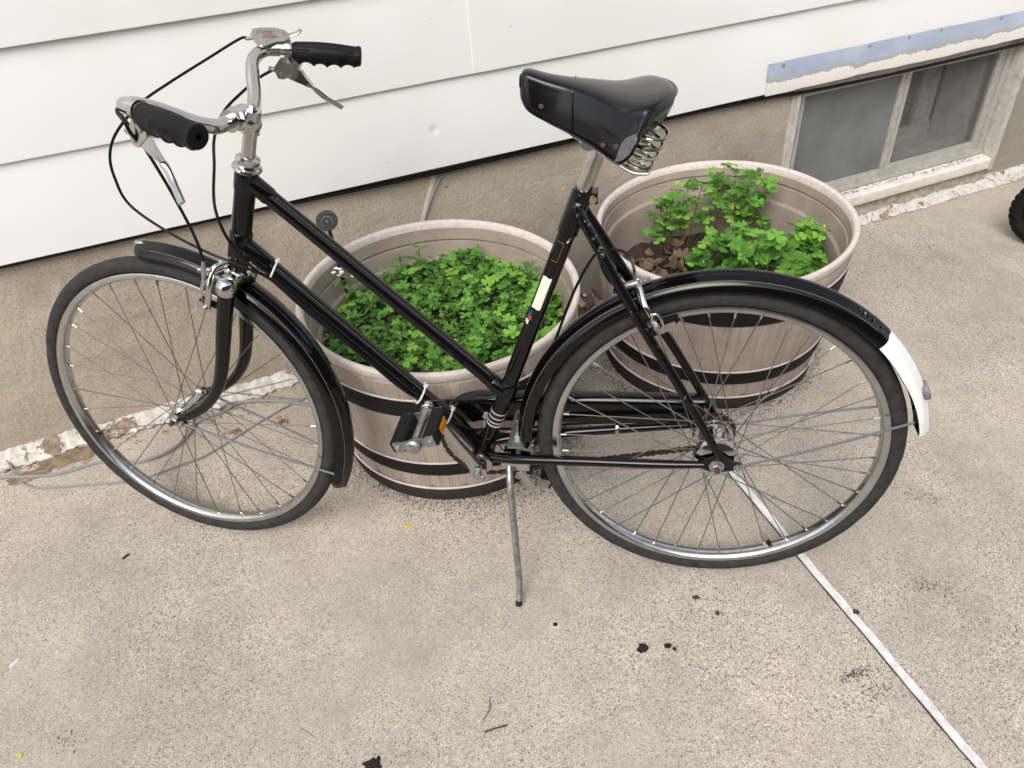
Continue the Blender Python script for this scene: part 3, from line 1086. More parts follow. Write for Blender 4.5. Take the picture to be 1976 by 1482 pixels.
def soil(T_, z0, name, label):
    q = MB()
    vs = [(T_['c'][0], T_['c'][1], z0)]
    nr, ns = 14, 60
    for i in range(1, nr + 1):
        for k in range(ns):
            th = 2 * PI * k / ns
            r_ = (tub_r(T_, z0) - .024) * i / nr
            x, y, z = tub_pt(T_, th, r_, z0)
            vs.append((T_['c'][0] + x, T_['c'][1] + y, z0 + .008 * fnoise(x * 30 + y * 17) + .004 * rng.uniform(-1, 1)))
    fs = [(0, 1 + k, 1 + (k + 1) % ns) for k in range(ns)]
    for i in range(nr - 1):
        for k in range(ns):
            l = (k + 1) % ns
            fs.append((1 + i * ns + k, 1 + (i + 1) * ns + k, 1 + (i + 1) * ns + l, 1 + i * ns + l))
    q.add(vs, fs)
    return tag(q.build(name, 'soil', angle=80), label, 'soil', kind='stuff')


SZ1, SZ2 = 0.292, 0.195
soil(TUB1, SZ1, 'potting_soil', 'dark potting soil under the low clover')
soil(TUB2, SZ2, 'potting_soil', 'dark potting soil below the tall clover and dead leaves')


# ================================================================== PLANTS
def leaflet(scale, fold, droop):
    pts = [(0, 0), (-.34, .25), (-.58, .55), (-.66, .80), (-.50, 1.0), (-.20, 1.03), (0, .84), (.20, 1.03), (.50, 1.0), (.66, .80), (.58, .55), (.34, .25), (0, .45)]
    out = []
    for x, y in pts:
        z = fold * abs(x) - droop * y * y
        out.append((x * scale * .98, y * scale, z * scale))
    fs = [(0, 12, 1), (1, 12, 2), (2, 12, 3), (3, 12, 4), (4, 12, 5), (5, 12, 6), (6, 12, 7), (7, 12, 8), (8, 12, 9), (9, 12, 10), (10, 12, 11), (11, 12, 0)]
    return out, fs


def trefoil(scale, fold, droop, rg):
    vs, fs = [], []
    for k in range(3):
        a = k * 2 * PI / 3 + rg.uniform(-.12, .12)
        v, f = leaflet(scale * rg.uniform(.9, 1.08), fold, droop * rg.uniform(.6, 1.4))
        n = len(vs)
        ca, sa = math.cos(a), math.sin(a)
        vs += [(x * ca - y * sa, x * sa + y * ca, z) for x, y, z in v]
        fs += [tuple(i + n for i in q) for q in f]
    return vs, fs


TREF = []
for k in range(6):
    q = MB()
    vs, fs = trefoil(1.0, rng.uniform(-.05, .32), rng.uniform(.02, .28), rng)
    q.add(vs, fs)
    TREF.append((vs, fs))
TREF_ME = []
for vs, fs in TREF:
    me = bpy.data.meshes.new('clover_leaf')
    me.from_pydata(vs, [], fs)
    me.materials.append(MATS['clover_leaf'])
    me.polygons.foreach_set('use_smooth', [True] * len(me.polygons))
    TREF_ME.append(me)


def leaf_matrix(x, y, z, s, tilt, rg):
    return Matrix.Translation((x, y, z)) @ Matrix.Rotation(rg.uniform(0, 2 * PI), 4, 'Z') @ Matrix.Rotation(rg.gauss(0, tilt), 4, 'X') @ Matrix.Rotation(rg.gauss(0, tilt), 4, 'Y') @ Matrix.Rotation(
        rg.uniform(0, 2 * PI), 4, 'Z') @ Matrix.Scale(s, 4)


def blade(q, p0, d, length, width, curl, mi=0):
    """a pointed leaf from p0 along d"""
    d = Vector(d).normalized()
    side = d.cross(Vector((0, 0, 1)))
    if side.length < .05:
        side = Vector((1, 0, 0))
    side.normalize()
    up = side.cross(d)
    prof = [(0, .12), (.2, .75), (.45, 1.0), (.7, .72), (.88, .33), (1.0, .02)]
    vs = []
    for t, w in prof:
        c = Vector(p0) + d * (length * t) - Vector((0, 0, 1)) * (curl * length * t * t)
        vs += [tuple(c - side * width * w * .5 + up * width * .14 * w), tuple(c), tuple(c + side * width * w * .5 + up * width * .14 * w)]
    fs = []
    for i in range(len(prof) - 1):
        for k in range(2):
            fs.append((i * 3 + k, i * 3 + k + 1, (i + 1) * 3 + k + 1, (i + 1) * 3 + k))
    q.add(vs, fs, mi)


rgp = random.Random(21)
# --- tub 1: low clover mat
cx1, cy1 = TUB1['c']


def in_tub(T_, x, y, margin):
    dx, dy = x - T_['c'][0], y - T_['c'][1]
    th = math.atan2(dy, dx)
    X, Y, Z = tub_pt(T_, th, tub_r(T_, .33) - .020, .33)
    return math.hypot(dx, dy) < math.hypot(X, Y) - margin


def clover_density(dx, dy):
    """where broad clover grows: middle, right and back of the tub; the left side is narrow-leaved weed"""
    d = 0.25 + 0.9 * max(0, min(1, (dx + .12 + .05 * math.sin(dy * 25)) / .16))
    if dy < -.12 and dx < .05:
        d = .55
    if abs(dx - .03) < .05 and abs(dy + .05) < .06:
        d *= .25
    return d


def mound(dx, dy):
    r2 = (dx * dx + dy * dy) / .09
    return .040 * (1 - .42 * r2) + .010 * math.sin(dx * 31 + 1.0) * math.sin(dy * 27 + .5) + .020 * math.exp(-((dx - .10) ** 2 + (dy - .10) ** 2) / .012) + .014 * math.exp(-((dx - .12) ** 2 + (dy + .12) ** 2) / .01) + .010 * math.exp(-((dx + .02) ** 2 + (dy - .17) ** 2) / .006)


patch1 = empty('clover_patch', (cx1, cy1, SZ1))
tag(patch1, 'low mat of green clover and weeds filling the tub behind the bicycle frame', 'clover')
cnt = 0
tries = 0
while cnt < 300 and tries < 20000:
    tries += 1
    dx, dy = rgp.uniform(-.3, .3), rgp.uniform(-.3, .3)
    if not in_tub(TUB1, cx1 + dx, cy1 + dy, .014) or rgp.random() > clover_density(dx, dy):
        continue
    z = mound(dx, dy) + rgp.uniform(.004, .026)
    s = rgp.choice([rgp.uniform(.0085, .0125), rgp.uniform(.0115, .0160)]) * (1.1 if dy < 0 else 1.0)
    inst(TREF_ME[rgp.randrange(6)], 'leaf', patch1, leaf_matrix(dx, dy, z, s, .30, rgp))
    cnt += 1
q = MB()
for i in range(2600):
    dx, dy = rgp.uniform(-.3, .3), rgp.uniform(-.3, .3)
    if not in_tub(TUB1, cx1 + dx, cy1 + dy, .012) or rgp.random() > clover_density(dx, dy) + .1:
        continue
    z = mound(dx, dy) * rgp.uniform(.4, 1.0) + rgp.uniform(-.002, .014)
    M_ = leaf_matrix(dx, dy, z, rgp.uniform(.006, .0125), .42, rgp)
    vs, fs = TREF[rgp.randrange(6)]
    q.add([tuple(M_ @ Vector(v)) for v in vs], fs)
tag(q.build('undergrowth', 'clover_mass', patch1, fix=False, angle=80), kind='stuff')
q = MB()
for i in range(2600):
    dx, dy = rgp.uniform(-.3, .3), rgp.uniform(-.3, .3)
    if not in_tub(TUB1, cx1 + dx, cy1 + dy, .010):
        continue
    dens = 1.15 - clover_density(dx, dy)
    if rgp.random() > max(dens, .18):
        continue
    z = mound(dx, dy) * rgp.uniform(.2, .85)
    a = rgp.uniform(0, 2 * PI)
    ln = rgp.choice([rgp.uniform(.010, .018), rgp.uniform(.018, .034)])
    blade(q, (dx, dy, z), (math.cos(a), math.sin(a), rgp.uniform(-.05, .5)), ln, ln * rgp.uniform(.34, .5), rgp.uniform(0, .45))
tag(q.build('narrow_leaves', 'weed_leaf', patch1, fix=False, angle=80), kind='stuff')


def weed(name, base, height, n, lean, label, leaf_len, flowers=0, droop=.3, seed=0):
    rg = random.Random(seed)
    root = empty(name, base)
    tag(root, label, 'weed')
    top = Vector((lean[0], lean[1], height))
    pth = smooth_path([(0, 0, 0), (lean[0] * .3, lean[1] * .3, height * .5), tuple(top)], 6)
    st = MB()
    st.tube(pth, [.0014, .0008], 5)
    st.build('stem', 'stem_green', root)
    for i in range(n):
        t = .25 + .75 * (i + .5) / n
        pp = pth[min(len(pth) - 1, int(t * (len(pth) - 1)))]
        a = i * 2.4 + rg.uniform(-.3, .3)
        lf = MB()
        ln = leaf_len * rg.uniform(.75, 1.2) * (1 - .3 * t)
        blade(lf, (0, 0, 0), (math.cos(a), math.sin(a), rg.uniform(.1, .7)), ln, ln * rg.uniform(.34, .46), droop)
        lf.build('leaf', 'weed_leaf', root, Matrix.Translation(tuple(pp)), fix=False, angle=80)
    for i in range(flowers):
        fl_ = MB()
        c = Vector(pth[-1]) + Vector((rg.uniform(-.012, .012), rg.uniform(-.012, .012), rg.uniform(-.004, .012)))
        for k in range(5):
            a = k * 2 * PI / 5
            blade(fl_, (0, 0, 0), (math.cos(a), math.sin(a), .35), .0072, .0052, .1)
        fl_.build('flower', 'petal_white', root, Matrix.Translation(c), fix=False)
    return root


weed('flowering_weed', (-.838, .475, SZ1), .100, 9, (-.020, -.006), 'white flowered weed climbing the stake at the inner edge of the clover tub', .034, 7, .6, 1)
weed('flowering_weed', (-.828, .492, SZ1), .086, 7, (.006, .004), 'small white flowered weed right of the black stake', .030, 4, .6, 2)
weed('leafy_weed', (-.742, .600, SZ1), .090, 11, (-.004, 0), 'pointed leafy weed at the back left of the clover tub', .040, 0, .25, 3)
weed('leafy_weed', (-.700, .618, SZ1), .100, 10, (.004, -.002), 'broad dark weed beside the tallest clover at the tub back', .042, 0, .2, 4)
weed('leafy_weed', (-.415, .560, SZ1), .098, 13, (.012, .004), 'bushy pointed weed at the back right edge of the clover tub', .042, 0, .25, 5)
weed('leafy_weed', (-.80, .37, SZ1), .058, 11, (-.004, 0), 'pale pointed weed low at the left edge of the clover tub', .042, 0, .25, 6)
weed('leafy_weed', (-.785, .445, SZ1), .066, 11, (.006, .004), 'leafy pointed weed between the stake and the clover mat', .044, 0, .3, 16)
weed('leafy_weed', (-.745, .330, SZ1), .055, 10, (0, -.006), 'pointed weed at the front left rim of the clover tub', .040, 0, .3, 17)
weed('leafy_weed', (-.775, .545, SZ1), .070, 10, (.002, 0), 'pointed weed at the back left wall of the clover tub', .042, 0, .25, 18)
weed('leafy_weed', (-.570, .650, SZ1), .062, 8, (.004, 0), 'slim weed at the middle of the back wall of the clover tub', .030, 0, .25, 19)


# --- tub 2: separate clover plants, tall ones at the back
def clover_plant(base, leaves, label, stem_mat='stem_brown', seed=0, size=.0145, fl=0):
    rg = random.Random(seed)
    tall = stem_mat == 'stem_brown'
    root = empty('clover_plant', base)
    tag(root, label, 'clover', 'clover plants in the tub below the window')
    def keep_in(dx, dy):
        while not in_tub(TUB2, base[0] + dx, base[1] + dy, size * 1.15):
            dx -= .05 * (base[0] + dx - TUB2['c'][0])
            dy -= .05 * (base[1] + dy - TUB2['c'][1])
        return dx, dy

    for (dx, dy, dz) in leaves:
        dx, dy = keep_in(dx, dy)
        st = MB()
        pth = smooth_path([(dx * .25 + rg.uniform(-.006, .006), dy * .25, 0), (dx * .6, dy * .6, dz * .6), (dx, dy, dz)], 4)
        st.tube(pth, .0006, 4)
        st.build('stem', stem_mat if dz > .07 else 'stem_green', root)
        for kk in range(1 if dz < .05 else rg.choice((2, 3, 3, 4)) if tall else rg.choice((1, 2, 2))):
            ox, oy, oz = (0, 0, 0) if kk == 0 else (rg.uniform(-.022, .022), rg.uniform(-.022, .022), rg.uniform(-.022, .004))
            lx, ly = keep_in(dx + ox, dy + oy)
            inst(TREF_ME[rg.randrange(6)], 'leaf', root, leaf_matrix(lx, ly, dz + oz, size * rg.uniform(.8, 1.18), .34, rg))
    for i in range(fl):
        q = MB()
        l = rg.choice(leaves)
        for k in range(3):
            a = rg.uniform(0, 6.28)
            blade(q, (0, 0, 0), (math.cos(a) * .5, math.sin(a) * .5, 1), .011, .003, 0)
        q.build('seed_pod', 'petal_yellow', root, Matrix.Translation((l[0] + rg.uniform(-.02, .02), l[1] + rg.uniform(-.02, .02), l[2] + rg.uniform(.008, .022))), fix=False)
    return root


def mound_leaves(rx, ry, h, n, seed):
    rg = random.Random(seed)
    out = []
    while len(out) < n:
        x, y = rg.uniform(-1, 1), rg.uniform(-1, 1)
        d = x * x + y * y
        if d > 1:
            continue
        out.append((x * rx, y * ry, h * (1 - .55 * d) * rg.uniform(.62, 1.05)))
    return out


def tall_leaves(n, seed, h=.17, w=.022):
    rg = random.Random(seed)
    return [(rg.gauss(0, w), rg.gauss(0, w), h * (.35 + .7 * (i + .5) / n) + rg.uniform(-.01, .01)) for i in range(n)]


z2 = SZ2
clover_plant((-.080, .945, z2), tall_leaves(13, 1, .180), 'tall clover sprig at the inner left wall of the tub below the window', seed=11, size=.0165)
clover_plant((-.020, .965, z2), tall_leaves(13, 2, .215), 'tall clover sprig second from the left at the back of its tub', seed=12, size=.0165)
clover_plant((.060, .985, z2), tall_leaves(12, 3, .250, .018), 'tallest clover sprig reaching above the back rim of its tub', seed=13, size=.0170)
clover_plant((.118, .990, z2), tall_leaves(15, 4, .245, .026), 'tall bushy clover sprig right of the tallest one at the back rim', seed=14, size=.0170, fl=2)
clover_plant((.155, .965, z2), tall_leaves(12, 5, .210, .024), 'clover sprig with pale seed pods at the back middle of its tub', seed=15, size=.0170, fl=2)
clover_plant((.100, .800, z2), mound_leaves(.110, .090, .175, 66, 6), 'wide bright clover clump in the middle of the tub below the window', 'stem_green', 16, .0195, 4)
clover_plant((.155, .690, z2), mound_leaves(.110, .070, .210, 58, 7), 'brightest clover clump at the front of the tub, just above the rear fender', 'stem_green', 17, .0205, 4)
clover_plant((.305, .855, z2), mound_leaves(.075, .070, .185, 52, 8), 'clover clump against the right inner wall of the tub below the window', 'stem_green', 18, .0185, 3)
clover_plant((.275, .745, z2), mound_leaves(.070, .060, .135, 34, 9), 'sparse low clover at the front right of the tub below the window', 'stem_green', 19, .0180, 1)
clover_plant((.010, .700, z2), mound_leaves(.065, .060, .095, 24, 10), 'darker low clover clump beside the dead leaves in the tub', 'stem_green', 20, .0165, 1)
clover_plant((.000, .860, z2), mound_leaves(.050, .030, .045, 7, 12), 'few round clover leaves among the dead leaves in the tub', 'stem_green', 21, .0175, 0)
weed('leafy_weed', (-.130, .715, z2), .045, 9, (0, 0), 'small feathery weed among the dead leaves in the tub', .026, 0, .3, 8)


def dead_leaf(x, y, z, s, label, group, rg):
    q = MB()
    outline = []
    n = 22
    for i in range(n):
        a = 2 * PI * i / n
        lobes = 1 + .17 * math.sin(a * 5 + rg.uniform(-.3, .3)) + .09 * math.sin(a * 11) + rg.uniform(-.08, .08)
        outline.append((s * lobes * math.cos(a) * 1.15, s * lobes * math.sin(a) * .8))
    cu, cv = rg.uniform(8, 30), rg.uniform(-22, 22)
    vs = [(u, v, cu * u * u + cv * v * v + rg.uniform(-.0015, .0015)) for u, v in outline] + [(0, 0, 0.0)]
    vs += [(u * .5, v * .5, (cu * u * u + cv * v * v) * .25 + rg.uniform(-.0012, .0012)) for u, v in outline]
    fs = [(i, (i + 1) % n, n + 1 + (i + 1) % n, n + 1 + i) for i in range(n)] + [(n + 1 + i, n + 1 + (i + 1) % n, n) for i in range(n)]
    q.add(vs, fs)
    o = q.build('dead_leaf', 'dead_leaf', fix=False, angle=60)
    zmin = min(v[2] for v in vs)
    o.matrix_world = Matrix.Translation((x, y, z - min(0, zmin) * .6)) @ Matrix.Rotation(rg.uniform(0, 6.28), 4, 'Z') @ Matrix.Rotation(rg.gauss(0, .35), 4, 'X') @ Matrix.Rotation(rg.gauss(0, .35), 4, 'Y')
    tag(o, label, 'leaf', group)


rgd = random.Random(5)
for i in range(40):
    a = rgd.uniform(1.9, 4.2)
    r_ = rgd.uniform(.09, .245)
    dead_leaf(TUB2['c'][0] + r_ * math.cos(a), TUB2['c'][1] + r_ * math.sin(a), SZ2 + .010 + rgd.uniform(0, .022), rgd.uniform(.013, .026),
              'curled brown dead leaf lying left of the clover in the tub below the window', 'dead leaves in the tub', rgd)
for i, (x, y) in enumerate(((-.285, .945), (-.315, .915), (-.255, 1.0), (-.30, .985), (-.27, .90), (-.245, .93))):
    dead_leaf(x, y, .012, rgd.uniform(.018, .028), 'brown dead leaf on the pavement in the gap between the two tubs', 'dead leaves between the tubs', rgd)

# stake with a round face standing in tub 1
stk = empty('garden_stake', (-.860, .502, SZ1))
tag(stk, 'black garden stake with a round face standing in the clover tub', 'stake')
q = MB()
q.obox((0, 0, .085), (1, 0, 0), (0, 1, 0), (0, 0, 1), (.0042, .0018, .125))
q.build('stem', 'black_plastic', stk, Matrix.Rotation(-.05, 4, 'Y'), smooth=False)
dc = Vector((-.0115, 0, .226))
fdir = (Vector((-.170, -1.089, 1.366)) - (Vector((-.860, .502, SZ1)) + dc))
fdir.z *= .25
fdir.normalize()
sx_ = Vector((0, 0, 1)).cross(fdir).normalized()
sz_ = fdir.cross(sx_)
DM = mat4(sx_, sz_, fdir, dc)
q = MB()
q.lathe([(-.004, .0), (-.004, .0235), (-.002, .0252), (.002, .0252), (.004, .0235), (.0045, 0)], axis=(0, 0, 1), seg=36)
q.build('face', 'stake_face', stk, DM)
q = MB()
q.tube([(.0125 * math.cos(a), .0125 * math.sin(a) - .001, .0048) for a in np.linspace(0, PI, 14)] , .0008, 5)
q.tube([(-.0125, -.001, .0048), (-.0125, -.010, .0048), (-.009, -.0105, .0048)], .0008, 5)
q.tube([(.0125, -.001, .0048), (.0125, -.010, .0048)], .0008, 5)
q.lathe([(.0044, .0028), (.0056, .002), (.006, 0)], axis=(0, 0, 1), seg=10)
q.build('arc', 'stake_arc', stk, DM)

# ================================================================== BICYCLE
PHI = -0.0607201
bike = empty('bicycle', matrix=Matrix(((-1, 0, 0, 0), (0, -math.cos(PHI), -math.sin(PHI), 0), (0, -math.sin(PHI), math.cos(PHI), 0), (0, 0, 0, 1))))
tag(bike, 'black step-through city bicycle with a worn saddle standing on its kickstand', 'bicycle')
AX = np.array([-0.3259236, 0, 0.9453961])
PX = np.array([0.8481235, 0, 0.6775094])
TH = -0.1305
HUBF = np.array([1.0581264, -0.0180755, 0.3313368])    # front hub before steering
MS = Matrix.Translation(PX) @ Matrix.Rotation(TH, 4, Vector(AX)) @ Matrix.Translation(-Vector(PX))
FWX, FWN, FWZ = np.array([.99345554, -.11421951, 0]), np.array([.11394778, .99109210, .06893726]), np.array([-.00787398, -.0684861, .997621])
FWC = np.array([1.05521364, -.02907523, .3303326])
MF = mat4(FWX, FWN, FWZ, FWC)
MR = Matrix.Translation((0, 0, .33))


def axz(z):
    return PX + AX * ((z - PX[2]) / AX[2])


def bpart(q, name, mats, **k):
    return q.build(name, mats, bike, **k)


# ---- frame
BB = np.array([.4380, 0, .2810])
STT = np.array([.2483, 0, .8166])
sd_ = (STT - BB) / np.linalg.norm(STT - BB)
SB = STT - sd_ * .5499
fr_ = MB()
fr_.lathe([(-.036, .0150), (-.036, .0205), (-.030, .0218), (.030, .0218), (.036, .0205), (.036, .0150)], BB, (0, 1, 0), 24)
# lugs
frame = bpart(fr_, 'frame', 'enamel')
for nm, c_, ax_, pr_ in (('head_lug', axz(.836), AX, [(-.022, .0182), (-.020, .0195), (.020, .0195), (.022, .0182)]), ('head_lug', axz(.716), AX, [(-.026, .0182), (-.024, .0195), (.024, .0195), (.026, .0182)]),
                         ('seat_lug', SB + sd_ * .50, sd_, [(-.022, .0155), (-.020, .0172), (.050, .0172), (.052, .0155)]), ('seat_tube_lug', np.array([.3830, 0, .4295]), sd_, [(-.022, .0152), (-.020, .0163), (.020, .0163), (.022, .0152)])):
    q = MB()
    q.lathe(pr_, c_, ax_, 24)
    q.build(nm, 'enamel', frame)


def fpart(name, path, r, mat='enamel', seg=16, **k):
    q = MB()
    q.tube(path, r, seg)
    return q.build(name, mat, frame, **k)


fpart('head_tube', [axz(.665), axz(.847)], .0176, seg=24)
TTa, TTb = np.array([.797, 0, .838]), np.array([.3845, 0, .4245])
fpart('top_tube', [TTa, TTb], .0138, seg=20)
DTa, DTb = np.array([.834, 0, .7215]), np.array([.4400, 0, .2850])
DTm = np.array([.4826, 0, .3420])
fpart('down_tube', [DTa, DTm, DTb], .0150, seg=20)
fpart('seat_tube', [BB, STT + sd_ * .006], .0146, seg=20)
td = (TTb - TTa) / np.linalg.norm(TTb - TTa)
dd = (DTm - DTa) / np.linalg.norm(DTm - DTa)
for nm, a_, d_, r_, t0, t1 in (('top_tube_lug', TTa, td, .0154, .0, .052), ('down_tube_lug', DTa, dd, .0166, .0, .062), ('top_tube_lug', TTb, -td, .0154, .0, .040)):
    q = MB()
    q.lathe([(t0, r_), (t1 - .002, r_), (t1, r_ - .0013)], a_, d_, 20)
    q.build(nm, 'enamel', frame)
for sgn, mt in ((1, 'enamel_worn'), (-1, 'enamel')):
    fpart('seat_stay', smooth_path([(.2560, .0155 * sgn, .797), (.2250, .026 * sgn, .7440), (.150, .043 * sgn, .6130), (.080, .051 * sgn, .4980), (.012, .0575 * sgn, .3780), (-.004, .0585 * sgn, .348)], 4),
          [.0088, .0085, .0085, .0082, .0075, .0065], mt, 12)
    fpart('chain_stay', smooth_path([(.428, .022 * sgn, .2870), (.385, .031 * sgn, .2920), (.350, .036 * sgn, .2960), (.25, .044 * sgn, .3070), (.10, .055 * sgn, .3215), (.022, .0585 * sgn, .3295)], 4), [.0100, .0100, .0098, .0090, .0065], 'enamel', 12)
    q = MB()
    poly = [(.034, .3360), (.010, .3480), (-.002, .3560), (-.012, .3520), (-.028, .3400), (-.040, .3380), (-.042, .3250), (-.028, .3200), (-.006, .3150), (.012, .3160), (.034, .3240)]
    q.prism(poly, lambda u, v, d: (u, d, v), .0555 * sgn, .0600 * sgn)
    q.build('dropout', 'enamel', frame)
# stay caps and the seat bolt
q = MB()
for sgn in (1, -1):
    q.lathe([(0, .0105), (.004, .0105), (.0065, .0060), (.0065, 0)], (.2570, .0125 * sgn, .7985), (.25, sgn * .85, .28), 14)
q.obox((.2340, 0, .8120), (1, 0, 0), (0, 1, 0), (0, 0, 1), (.010, .012, .009))
q.build('stay_cap', 'enamel', frame, angle=50)
q = MB()
q.lathe([(-.017, .0), (-.017, .0062), (-.013, .0066), (.013, .0066), (.0145, .0066), (.0190, .0052), (.0195, .0)], (.2315, 0, .8110), (0, 1, 0), 12)
q.build('seat_bolt', 'brass', frame)
# bands round the foot of the seat tube, stickers
for t in (.060, .0685, .0790, .0905):
    q = MB()
    q.lathe([(-.0016, .0144), (-.0013, .0157), (.0013, .0157), (.0016, .0144)], SB + sd_ * t, sd_, 24, closed=True)
    q.build('seat_tube_band', 'band_grey', frame)
q = MB()
q.lathe([(-.014, .0150), (-.013, .0154), (.013, .0154), (.014, .0150)], SB + sd_ * .081, sd_, 20)
q.build('pulley_clip', 'black_plastic', frame)
q = MB()
q.lathe([(-.004, .006), (.004, .006)], SB + sd_ * .078 + np.array([.021, .006, .002]), (0, 1, 0), 14)
q.build('cable_pulley', 'old_chrome', frame)


def tube_patch(name, mat, o, d, r, a0, a1, t0, t1, jag=0.0, jags=0.0):
    """a decal lying on a tube"""
    d = np.array(d, float)
    u = np.array([0, 1.0, 0])
    u = u - d * (u @ d)
    u /= np.linalg.norm(u)
    w = np.cross(d, u)
    q = MB()
    na, nt_ = 12, 10
    vs = []
    for i in range(nt_ + 1):
        for k in range(na + 1):
            a = a0 + (a1 - a0) * k / na
            t = t0 + (t1 - t0) * i / nt_ + jag * fnoise(a * 5 + t0 * 99) * (i in (0, nt_))
            a += jags * fnoise(t * 300) * (k in (0, na))
            vs.append(np.array(o) + d * t + r * (math.cos(a) * u + math.sin(a) * w))
    q.add(vs, [(i * (na + 1) + k, i * (na + 1) + k + 1, (i + 1) * (na + 1) + k + 1, (i + 1) * (na + 1) + k) for i in range(nt_) for k in range(na)])
    return q.build(name, mat, frame, fix=False)


tube_patch('white_sticker', 'sticker_cream', SB, sd_, .01485, -.95, .22, .334, .398, .0015, .0)
rgs = random.Random(3)
for k in range(9):
    t = .292 + rgs.uniform(0, .030)
    a = -.95 + rgs.uniform(-.15, .35)
    tube_patch('flag_decal', rgs.choice(['decal_blue', 'decal_blue', 'white_paint', 'decal_red']), SB, sd_, .01483 + .00003 * k, a, a + .22, t, t + .008, .001, .05)
for k in range(4):
    t = .468 + .004 * k
    tube_patch('paint_chip', 'gold_line' if k else 'sticker_cream', SB, sd_, .0149, .25 + .12 * k, .45 + .12 * k, t, t + .004, .001, .1)
# pale gold lining boxes on the seat tube
for (t0, t1, a0, a1) in ((.4650, .4658, -.75, .05), (.4300, .4308, -.75, .05), (.43, .4655, .03, .07)):
    tube_patch('pinstripe', 'gold_line', SB, sd_, .0148, a0, a1, t0, t1)
# gold lines along the tubes
for a_, b_, r_ in ((TTa + td * .06, TTb - td * .05, .01395), (DTa + dd * .07, DTm, .01515)):
    d_ = (b_ - a_) / np.linalg.norm(b_ - a_)
    side = np.array([0, 1.0, 0])
    up_ = np.cross(side, d_)
    if up_[2] < 0:
        up_ = -up_
    q = MB()
    for ang in (1.02, 2.12):
        v_ = math.cos(ang) * side + math.sin(ang) * up_
        wv = np.cross(d_, v_)
        q.add([a_ + v_ * r_ - wv * .0003, a_ + v_ * r_ + wv * .0003, b_ + v_ * r_ + wv * .0003, b_ + v_ * r_ - wv * .0003], [(0, 1, 2, 3)])
    q.build('pinstripe', 'gold_line', frame, smooth=False, fix=False)


# ---- wheels
def make_wheel(name, label, M_, nsp, hub_prof, fl_r, fl_y, drop, valve_deg, tread_n):
    rim = MB()
    prof = [(-.0128, .3005), (-.0134, .2990), (-.0132, .2915), (-.0118, .2895), (-.0070, .2868), (0, .2850), (.0070, .2868), (.0118, .2895), (.0132, .2915), (.0134, .2990), (.0128, .3005),
            (.0116, .3000), (.0104, .2960), (0, .2930), (-.0104, .2960), (-.0116, .3000)]
    rim.lathe(prof, seg=128, closed=True)
    w = rim.build(name, 'chrome_rim', bike, M_, angle=30)
    w['label'] = label
    t = MB()
    R0, r0 = .3135, .0165
    prof = []
    for k in range(22):
        a = 2 * PI * k / 22
        y, z = r0 * math.cos(a), r0 * math.sin(a)
        if .25 < a < PI - .25:
            z *= 1.0
        prof.append((y * 1.02, R0 + z))
    seg = 216
    t.lathe(prof, seg=seg, closed=True)
    # tread: the crown vertices step in and out
    for i in range(22):
        a = 2 * PI * i / 22
        if .45 < a < PI - .45:
            for k in range(seg):
                if (k // 2 + i) % 3 == 0:
                    x, y, z = t.v[i * seg + k]
                    rr_ = math.hypot(x, z)
                    f_ = (rr_ - .0011) / rr_
                    t.v[i * seg + k] = (x * f_, y, z * f_)
    t.build('tyre', 'tyre_rubber', w, angle=60)
    h = MB()
    h.lathe(hub_prof, seg=40)
    h.build('hub', 'chrome', w, angle=35)
    # spokes
    half = nsp // 2
    nipple_len = .013
    meshes = {}
    for side in (1, -1):
        for k in range(half):
            lead = k % 2 == 0
            ra = 2 * PI * (2 * k + (0 if side > 0 else 1)) / nsp + .02
            cross = (R(68) if lead else -R(68))
            ha = ra + cross
            p0 = np.array([fl_r * math.cos(ha), fl_y[0 if side > 0 else 1] + (.0015 if lead else -.0015), fl_r * math.sin(ha)])
            p1 = np.array([.2872 * math.cos(ra), side * .0025, .2872 * math.sin(ra)])
            key = (side, lead)
            if key not in meshes:
                s_ = MB()
                d_ = (p1 - p0) / np.linalg.norm(p1 - p0)
                s_.tube([p0, p1 - d_ * nipple_len * .5], .00105, 6, 0)
                s_.tube([p1 - d_ * nipple_len, p1 + d_ * .002], .0021, 6, 1)
                so = s_.build('spoke', ['spoke_steel', 'old_chrome'], w)
                meshes[key] = (so, ra)
            else:
                so, ra0 = meshes[key]
                inst(so, 'spoke', w, Matrix.Rotation(-(ra - ra0), 4, 'Y'))
    va = R(valve_deg)
    q = MB()
    d_ = np.array([math.cos(va), 0, math.sin(va)])
    q.tube([d_ * .288, d_ * .270], .0042, 10, 0)
    q.tube([d_ * .270, d_ * .255], .0036, 10, 1)
    q.build('valve', ['cable_black', 'brass'], w)
    return w


hub_r = [(.060, .0048), (.052, .0048), (.050, .014), (.0475, .030), (.043, .0385), (.034, .0410), (.0300, .0405), (.0285, .0330), (.024, .0305), (-.022, .0305), (-.0235, .0360), (-.0265, .0360), (-.028, .022), (-.034, .020),
         (-.050, .006), (-.060, .0048)]
wr = make_wheel('rear_wheel', 'rear wheel with a chromed rim and a large gear hub', MR, 40, hub_r, .0345, (.0285, -.025), 0, 242, 0)
hub_f = [(.052, .0045), (.042, .0045), (.040, .010), (.0365, .016), (.0355, .0205), (.0330, .0205), (.030, .0140), (.022, .0118), (-.022, .0118), (-.030, .0140), (-.0330, .0205), (-.0355, .0205), (-.0365, .016), (-.040, .010), (-.042, .0045), (-.052, .0045)]
wf = make_wheel('front_wheel', 'front wheel with a chromed rim, turned slightly towards the wall', MF, 32, hub_f, .0180, (.0345, -.0345), 0, -23, 0)
